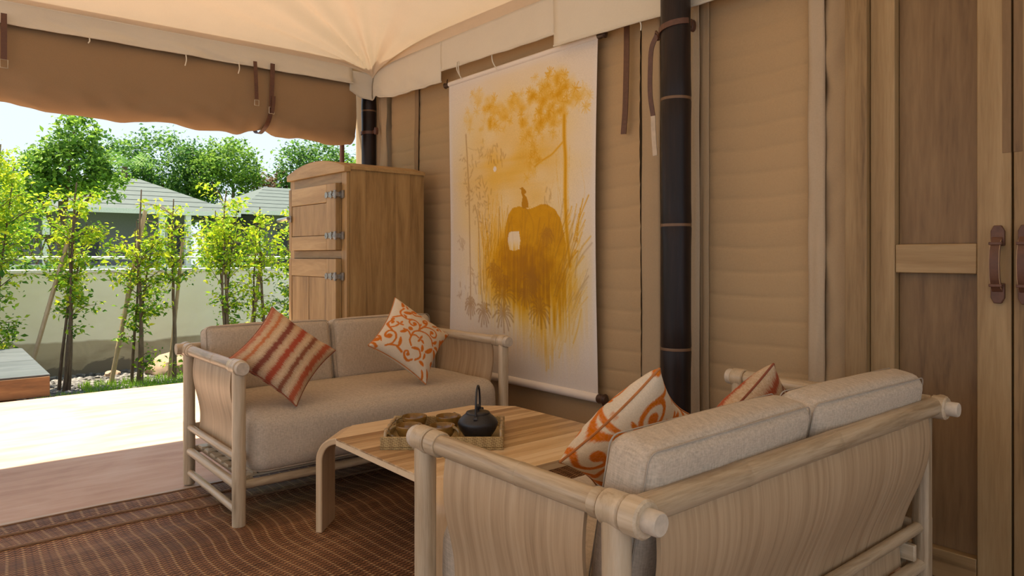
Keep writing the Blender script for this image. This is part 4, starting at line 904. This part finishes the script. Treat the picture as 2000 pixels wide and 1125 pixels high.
# ------------------------------------------------------------------ garden beside the deck
GZ = -0.35
g = structure(MB().box(-70, -6.53, -30, 45, GZ-0.3, GZ).build('ground', 'earth', smooth=False))
fl = MB().box(-70, -10.35, -30, 45, GZ+0.001, GZ+0.004).build('far_lawn', 'lawn', smooth=False); tag(fl, 'mown lawn beyond the cream garden wall', 'lawn', kind='stuff')
gw = empty('garden_wall', (-10.14,0,GZ), 0, 'cream plastered garden wall with a stained brown foot', 'wall')
MB().box(-0.14, 0.14, -8, 16, 0, 1.245).build('wall_body', 'plaster', gw, smooth=False)
MB().box(-0.155, 0.155, -8, 16, 1.245, 1.285).build('coping', plain('pale_coping', (0.80,0.77,0.68), 0.8), gw, bevel=0.006)
plat = empty('low_platform', (-7.6,-0.6,GZ), 0, 'low timber platform with weathered, sky-tinted grey top at the left deck edge', 'platform')
pt = MB().box(-1.02, 1.02, -1.35, 1.35, 0.50, 0.512).build('top', 'platformtop', plat, bevel=0.003)
for k in range(2): MB().box(-1.03+k*1.03+0.001, k*1.03-0.001, -1.362, 1.362, 0.512, 0.524).build('board', 'platformtop', pt, bevel=0.004)
for x in (1.0, -1.04): MB().box(x, x+0.04, -1.36, 1.36, 0.352, 0.508).build('fascia', 'platformside', plat, bevel=0.004)
for y in (-1.36, 1.32): MB().box(-1.0, 1.0, y, y+0.04, 0.352, 0.508).build('fascia', 'platformside', plat, bevel=0.004)
for x in (-0.8, 0.8):
    for y in (-1.1, 1.1): MB().box(x-0.06, x+0.06, y-0.06, y+0.06, 0, 0.42).build('leg', 'platformside', plat, bevel=0.004)
def scatter_leaves(P, size, aspect=0.5, droop=0.0, up=0.4, rg=rng, jit=0.35):
    n = len(P); d = rg.normal(size=(n,3)); d[:,2] = d[:,2]*0.6-droop; d /= np.linalg.norm(d,axis=1)[:,None]
    nrm = rg.normal(size=(n,3)); nrm[:,2] = np.abs(nrm[:,2])+up; nrm -= d*(nrm*d).sum(1)[:,None]; nrm /= np.linalg.norm(nrm,axis=1)[:,None]
    s = np.cross(nrm, d); L = size*(1+jit*rg.normal(size=n))[:,None]; L = np.clip(L, size*0.4, size*2)
    b = P; m = P+d*L*0.5; tip = P+d*L-nrm*L*0.08
    V = np.stack([b, m+s*L*aspect*0.5+nrm*L*0.08, tip, m-s*L*aspect*0.5+nrm*L*0.08], 1).reshape(-1,3)
    q = np.arange(n)*4; F = np.concatenate([np.stack([q,q+1,q+2],-1), np.stack([q,q+2,q+3],-1)]); return V.tolist(), F.tolist()
def foliage(P, size, mat, parent, name='foliage', **k):
    V, F = scatter_leaves(np.array(P), size, **k); o = mesh_obj(name, V, F, mat, parent); o['kind'] = 'stuff'; return o
# turf edge and gravel along the deck
def blades(n, x0, x1, y0, y1, h, name, mat, label, cat):
    x = rng.uniform(x0,x1,n); y = rng.uniform(y0,y1,n); a = rng.uniform(0,2*PI,n); hh = h*rng.uniform(0.5,1.3,n); w = 0.006+0*x
    dx, dy = np.cos(a)*w, np.sin(a)*w; lx, ly = rng.normal(0,0.3,n)*hh, rng.normal(0,0.3,n)*hh; z = np.full(n, GZ)
    V = np.stack([np.stack([x-dx,y-dy,z],-1), np.stack([x+dx,y+dy,z],-1), np.stack([x+lx,y+ly,z+hh],-1)],1).reshape(-1,3); q = np.arange(n)*3
    o = mesh_obj(name, V.tolist(), np.stack([q,q+1,q+2],-1).tolist(), mat); tag(o, label, cat, kind='stuff')
blades(26000, -9.05, -6.6, 1.3, 6.5, 0.075, 'grass', 'grass', 'strip of bright green grass along the deck edge', 'grass')
blades(1500, -8.6, -6.6, 0.85, 1.4, 0.05, 'grass', 'grass', 'thin grass tufts at the corner of the timber platform', 'grass')
def pebbles(n):
    base = bmesh.new(); bmesh.ops.create_icosphere(base, subdivisions=1, radius=1.0); bv = np.array([v.co[:] for v in base.verts]); bf = np.array([[v.index for v in f.verts] for f in base.faces]); base.free()
    V = []; F = []
    for k in range(n):
        s = 0.022*(0.6+rng.random()*1.3); sc = s*np.array([1+0.5*rng.random(), 1+0.5*rng.random(), 0.6]); q = bv*sc*(1+0.15*rng.normal(size=(len(bv),1)))
        x = rng.uniform(-9.93,-8.5); y = rng.uniform(-1.5,6.5) ; V.append(q+np.array([x,y,GZ+0.008])); F.append(bf+k*len(bv))
    o = mesh_obj('gravel', np.concatenate(V).tolist(), np.concatenate(F).tolist(), 'pebble'); tag(o, 'grey gravel bed at the foot of the garden wall', 'gravel', kind='stuff')
pebbles(5200)
def rock(loc, s, label, seed):
    bm = bmesh.new(); bmesh.ops.create_icosphere(bm, subdivisions=3, radius=1.0)
    for v in bm.verts:
        k = 1+0.28*vnoise(v.co.x*1.3+seed, v.co.y*1.3, v.co.z*1.3)+0.1*vnoise(v.co.x*4, v.co.y*4+seed, v.co.z*4); v.co = Vector((v.co.x*s[0]*k, v.co.y*s[1]*k, v.co.z*s[2]*k))
    m = MB(); m.bm.free(); m.bm = bm; o = m.build('rock', 'rock', ang=0.5); o.location = loc; tag(o, label, 'rock')
rock((-9.35,2.33,GZ+0.08), (0.22,0.26,0.17), 'large pale sandstone rock on the gravel by the garden wall', 1.0)
rock((-9.6,1.75,GZ+0.03), (0.07,0.09,0.045), 'small pale stone on the gravel left of the big rock', 5.0)
def shrub(px, base_y, h, spread, n_leaf, stems, label, seed, prof, lean=0.0, mats=('leafY','leafG'), x=-8.8, size=0.053, low=0.12):
    r = np.random.default_rng(seed); root = empty('young_tree', (x, base_y, GZ), 0, label, 'tree', 'young trees along the garden wall')
    ends = []
    for k in range(stems):
        a = 2*PI*k/stems+r.random(); sp = 0.045 if k else 0.01; hh = h*(0.88-0.25*r.random()*(k > 0)); path = []
        for i in range(12):
            t = i/11; path.append((sp*math.cos(a)*(0.6+1.4*t)+0.03*math.sin(5*t+k*2)+0.02*r.normal()*t, lean*t*h+sp*math.sin(a)*(0.6+1.4*t)+0.03*math.cos(4*t+k*1.7), hh*t))
        MB().tube(path, [0.019*(1-0.75*i/11)*(1.0 if k else 1.4) for i in range(12)], 7).build('stem', 'bark', root); ends.append(path)
    P = [[], []]; tw = MB()
    nb = int(h*26)
    for b in range(nb):
        t = low+(1-low)*r.random(); wdt = np.interp(t, [q[0] for q in prof], [q[1] for q in prof])
        if r.random() > np.interp(t, [q[0] for q in prof], [q[2] for q in prof]): continue
        pth = ends[r.integers(len(ends))]; i = min(10, int(t*11)); p0 = np.array(pth[i])
        a = r.random()*2*PI; L = spread*wdt*(0.35+0.75*r.random()); d = np.array([math.cos(a), math.sin(a), 0.35+0.5*r.random()])
        pts = [p0, p0+d*L*0.5+np.array([0,0,0.02]), p0+d*L*np.array([1,1,0.75])]
        tw.tube([tuple(q) for q in pts], [0.0055,0.004,0.0022], 4)
        m = max(4, int(n_leaf/nb*(0.6+0.8*r.random())))
        for _ in range(m):
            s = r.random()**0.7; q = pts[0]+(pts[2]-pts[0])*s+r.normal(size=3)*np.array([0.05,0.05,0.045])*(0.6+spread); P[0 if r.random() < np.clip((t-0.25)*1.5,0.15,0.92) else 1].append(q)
    tw.build('twigs', 'bark', root)['kind'] = 'stuff'
    for k, nm in ((0,'foliage'),(1,'foliage')):
        if P[k]: foliage(P[k], size, mats[k], root, rg=r, droop=0.25, aspect=0.5)
    return root
PR = [(0,0.4,0.2),(0.25,0.6,0.32),(0.45,0.65,0.5),(0.6,1.0,1.0),(0.85,0.95,1.0),(1.0,0.4,0.9)]
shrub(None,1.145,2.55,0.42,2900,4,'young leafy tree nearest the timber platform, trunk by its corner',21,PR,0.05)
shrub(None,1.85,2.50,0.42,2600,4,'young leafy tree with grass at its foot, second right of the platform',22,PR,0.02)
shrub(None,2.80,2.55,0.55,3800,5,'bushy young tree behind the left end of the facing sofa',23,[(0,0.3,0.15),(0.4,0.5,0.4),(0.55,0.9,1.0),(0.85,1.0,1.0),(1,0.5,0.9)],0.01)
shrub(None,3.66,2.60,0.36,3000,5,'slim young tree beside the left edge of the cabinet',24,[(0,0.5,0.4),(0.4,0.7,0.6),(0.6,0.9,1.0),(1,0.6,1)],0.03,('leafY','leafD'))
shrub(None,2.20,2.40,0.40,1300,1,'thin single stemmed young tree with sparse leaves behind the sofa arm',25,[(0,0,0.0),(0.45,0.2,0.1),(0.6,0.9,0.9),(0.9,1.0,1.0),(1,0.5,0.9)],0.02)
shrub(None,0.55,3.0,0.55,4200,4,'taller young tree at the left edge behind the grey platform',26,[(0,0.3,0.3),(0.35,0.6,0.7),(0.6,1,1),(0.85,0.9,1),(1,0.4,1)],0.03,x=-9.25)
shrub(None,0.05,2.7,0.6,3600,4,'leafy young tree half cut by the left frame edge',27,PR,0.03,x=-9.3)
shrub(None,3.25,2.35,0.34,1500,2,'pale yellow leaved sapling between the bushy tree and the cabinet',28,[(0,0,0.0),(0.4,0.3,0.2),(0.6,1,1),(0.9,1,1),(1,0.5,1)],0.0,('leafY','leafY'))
def stake(p0, p1, r, label):
    o = MB().tube([Vector(p0).lerp(Vector(p1), t) for t in (0,0.2,0.21,0.22,0.5,0.51,0.52,0.8,0.81,0.82,1)], [r,r,r*1.15,r,r,r*1.15,r,r,r*1.15,r,r*0.9], 8).build('garden_stake', 'stake'); tag(o, label, 'stake', 'bamboo stakes propping the young trees')
stake((-8.95,0.80,GZ), (-8.8,1.19,1.30), 0.022, 'pale bamboo stake leaning right just behind the platform corner')
stake((-9.0,1.62,GZ), (-8.8,1.93,1.62), 0.026, 'long bamboo stake leaning right between the first two young trees')
stake((-8.9,2.20,GZ), (-8.8,2.33,1.30), 0.020, 'thin bamboo stake near the single stemmed young tree')
stake((-9.0,3.12,GZ), (-8.8,3.27,1.15), 0.026, 'upright bamboo stake left of the cabinet')
# ------------------------------------------------------------------ beyond the garden wall
rl = empty('metal_railing', (-14,0,GZ), 0, 'pale metal railing running behind the garden wall', 'railing')
for z in (1.19, 1.42): MB().cyl((0,-6,z), (0,18,z), 0.028, seg=10).build('rail', 'white', rl)
for k in range(13): MB().cyl((0,-6+2*k,0), (0,-6+2*k,1.42), 0.03, seg=10).build('post', 'white', rl)
def hipped(name, x0, x1, y0, y1, eave, ridge, label, over=0.6, base=0.0):
    h = empty(name, (0,0,base), 0, label, 'building')
    MB().box(x0, x1, y0, y1, GZ-base, eave-base).build('wall', 'wallgrey', h, smooth=False)
    a, b, c, d = x0-over, x1+over, y0-over, y1+over; hw = (b-a)/2; xr = (a+b)/2; run = min(hw, (d-c)/2)*0.55
    m = MB(); V = [m.bm.verts.new(p) for p in ((a,c,eave-base),(b,c,eave-base),(b,d,eave-base),(a,d,eave-base),(xr,c+run,ridge-base),(xr,d-run,ridge-base))]
    for f in ((0,1,4),(1,2,5,4),(2,3,5),(3,0,4,5),(0,3,2,1)): m.bm.faces.new([V[i] for i in f])
    rf = m.build('roof', 'roof', h, smooth=False)
    for p in ((b,c,b,d),): MB().box(b-0.04, b+0.04, c, d, eave-base-0.14, eave-base+0.03).build('fascia', 'white', rf, smooth=False)
    n = 7
    for k in range(1, n):
        t = k/n; MB().box(b+(xr-b)*t-0.02, b+(xr-b)*t+0.02, c+run*t, d-run*t, eave-base+(ridge-eave)*t-0.03, eave-base+(ridge-eave)*t+0.012).build('roof_seam', 'roof', rf, smooth=False)
    return h, rf
ha, _ = hipped('bungalow', -38, -30, 2.2, 8.2, 2.79, 4.45, 'long grey bungalow with pale grey green roof seen through the young trees', 1.5)
for y in (3.2, 6.83, 7.75): MB().box(-28.72, -28.52, y-0.1, y+0.1, GZ, 2.75).build('column', 'white', ha, smooth=False)
dd = MB().box(-30.02, -29.92, 7.35, 7.95, GZ, 2.35).build('doorway', 'dark', ha, smooth=False); MB().box(-29.93,-29.88,7.28,7.35,GZ,2.42).build('jamb','white',dd,smooth=False); MB().box(-29.93,-29.88,7.95,8.02,GZ,2.42).build('jamb','white',dd,smooth=False)
MB().box(-30.02, -29.95, 4.0, 5.0, 0.9, 2.1).build('window', 'dark', ha, smooth=False)
MB().box(-30.0, -28.4, 2.0, 8.4, GZ-0.05, 0.75).build('terrace', 'white', ha, smooth=False)
hb, _ = hipped('bungalow', -40, -31, 11.5, 22.0, 2.98, 4.6, 'second grey bungalow behind the slim trees beside the cabinet', 1.5)
MB().box(-31.02, -30.94, 12.2, 13.0, GZ, 2.3).build('doorway', 'dark', hb, smooth=False)
def lattice(y0, y1, x, label):
    f = empty('terrace_fence', (x, y0, 0.75), 0, label, 'fence')
    MB().box(-0.05,0.05,0,y1-y0,0.0,0.10).build('bottom_rail','white',f,smooth=False); MB().box(-0.06,0.06,0,y1-y0,0.85,0.97).build('top_rail','bark',f,smooth=False)
    for y in (0, y1-y0): MB().box(-0.09,0.09,y-0.09,y+0.09,-0.75,1.08).build('post','white',f,smooth=False)
    n = int((y1-y0)/0.22); w = (y1-y0)/n
    for k in range(n):
        for s in (0,1): MB().tube([(0.0, w*(k+s), 0.1),(0.0, w*(k+1-s), 0.85)], 0.022, 4).build('slat','bark',f,smooth=False)
lattice(0.9, 3.2, -24.5, 'dark lattice terrace fence with white posts, far left behind the wall')
lattice(8.2, 10.3, -28.0, 'dark lattice terrace fence with white posts right of the bungalow doorway')
def tree(loc, hT, crowns, n, size, mat, label, name='garden_tree', tr=0.16, seed=1, nm='foliage', extra=None):
    r = np.random.default_rng(seed); root = empty(name, loc, 0, label, 'tree', 'trees beyond the garden wall')
    m = MB(); m.tube([(0,0,0),(0.1*r.normal(),0.1*r.normal(),hT*0.5),(0,0,hT)], [tr,tr*0.8,tr*0.5], 8)
    for c in crowns: m.tube([(0,0,hT*0.55),(c[0]*0.5,c[1]*0.5,hT*0.6+(c[2]-hT*0.6)*0.6),(c[0],c[1],c[2])], [tr*0.5,tr*0.35,tr*0.12], 6)
    m.build('trunk', 'bark', root)
    tot = sum(c[3]*c[4]*c[5] for c in crowns); P = []
    for c in crowns:
        k = int(n*c[3]*c[4]*c[5]/tot); nc = max(6, k//34); cc = r.normal(size=(nc,3)); cc /= np.linalg.norm(cc,axis=1)[:,None]; cc *= (0.45+0.55*r.random((nc,1))**0.5)
        cc = cc*np.array(c[3:6])+np.array(c[:3]); idx = r.integers(0, nc, k); P.append(cc[idx]+r.normal(size=(k,3))*np.array(c[3:6])*0.15)
    foliage(np.concatenate(P), size, mat, root, rg=r, up=0.8, aspect=0.6, droop=0.1); return root
tree((-23.5,3.0,GZ), 3.0, [(0,0.2,4.0,1.1,1.0,0.9),(0,-0.8,3.5,1,0.8,0.8),(0,1.0,3.6,0.9,0.7,0.5),(0,0.3,5.0,0.8,0.6,0.6)], 7000, 0.14, 'leafM', 'feathery green tree in the gap of sky at the left', seed=31)
tree((-48,11.5,GZ), 6.0, [(0,0,7.0,2.2,2.4,2.3),(0,-2.3,6.6,1.8,1.5,2.1),(0,2.2,6.6,2,1.6,2.2),(0,0,4.9,2.2,3.4,1.6)], 13000, 0.22, 'leafD', 'big dark green tree behind the bungalow roof', seed=32)
tree((-46,15.2,GZ), 6.0, [(0,0,7.4,2,1.7,1.4),(0,-1.7,6.6,1.6,1.2,1.2),(0,1.0,5.9,1.2,1.2,1.0)], 6000, 0.21, 'leafM', 'loose airy tree with sky showing through, right of the big dark one', seed=33)
tree((-47,18.4,GZ), 5.0, [(0,-0.6,5.4,1.0,1.2,1.5),(0,0.4,6.6,0.8,0.8,0.8)], 2600, 0.2, 'leafR', 'sparse russet leaved tree between the green ones', seed=34)
tree((-46,20.8,GZ), 6.5, [(0,0,7.3,2,2.7,2.0),(0,2.3,6.3,1.8,1.9,1.6),(0,-1.7,5.7,1.6,1.2,1.4),(0,0.6,4.4,1.8,2.4,1.4)], 13000, 0.22, 'leafD', 'broad dark tree above the arched cabinet top', seed=35)
tree((-27.5,14.8,GZ), 4.0, [(0,0,4.6,1.2,1.2,1.0),(0,1.2,4.3,1,1,0.9)], 5000, 0.16, 'leafM', 'green tree glimpsed between rolled blind and cabinet', seed=36)
tree((-18,0.2,GZ), 2.5, [(0,0,2.6,1.0,1.0,1.0),(0,0.7,1.9,0.9,0.8,0.7),(0,-0.9,3.1,0.8,0.8,0.8)], 7000, 0.12, 'leafG', 'rounded green tree at the left edge beyond the wall', seed=37)
tree((-30,6.2,GZ+3.0), 2.0, [(0.0,0,1.2,0.6,0.9,0.5)], 300, 0.25, 'leafM', 'leafy treetop showing over the bungalow ridge', seed=38) if False else None
def palm(loc, h, label):
    root = empty('palm_tree', loc, 0, label, 'tree'); MB().tube([(0,0,0),(0.1,0.1,h*0.5),(0,0.1,h)], [0.22,0.18,0.14], 10).build('trunk', 'bark', root)
    for k in range(11):
        a = 2*PI*k/11+0.3; L = 2.4; dz = 1.2 if k % 2 else 0.5; V = []; F = []; pts = []
        for i in range(15):
            t = i/14; pts.append(np.array([math.cos(a)*L*t*(1-0.25*t), 0.1+math.sin(a)*L*t*(1-0.25*t), h+dz*2.0*t*(1-t*1.05)*1.3]))
        side = np.array([-math.sin(a), math.cos(a), 0])
        for i in range(1, 15):
            for s in (-1, 1):
                w = 0.62*math.sin(PI*min(1, 0.12+i/14*0.9)); b0 = pts[i]; d = pts[i]-pts[i-1]; q = len(V); V += [b0.tolist(), (b0+d*0.55).tolist(), (b0+side*s*w+d*0.8-np.array([0,0,w*0.55])).tolist()]; F.append((q,q+1,q+2))
        mesh_obj('frond', V, F, 'leafD', root)
palm((-43,8.3,GZ), 6.3, 'dark palm with drooping fronds left of the big dark tree')
for k, (x, y, w, hh, lab) in enumerate([(-17,1.5,1.3,0.9,'clipped green bush just over the wall at the left'),(-18.5,5.2,1.5,0.8,'clipped green bush over the wall behind the second young tree'),(-19,7.8,1.2,0.75,'clipped green bush over the wall right of the white column'),(-20,10.2,1.7,1.0,'clipped green bush over the wall beside the cabinet')]):
    r = np.random.default_rng(60+k); root = empty('hedge_bush', (x,y,GZ), 0, lab, 'bush', 'bushes beyond the garden wall')
    d = r.normal(size=(1500,3)); d /= np.linalg.norm(d,axis=1)[:,None]; d *= (0.6+0.4*r.random((1500,1))); d = d*np.array([0.7,w,hh*0.75]); d[:,2] += hh*0.8
    foliage(d, 0.13, 'leafD', root, rg=r, up=0.6, aspect=0.6); MB().tube([(0,0,0),(0,0,hh)], [0.04,0.02], 6).build('stem', 'bark', root)
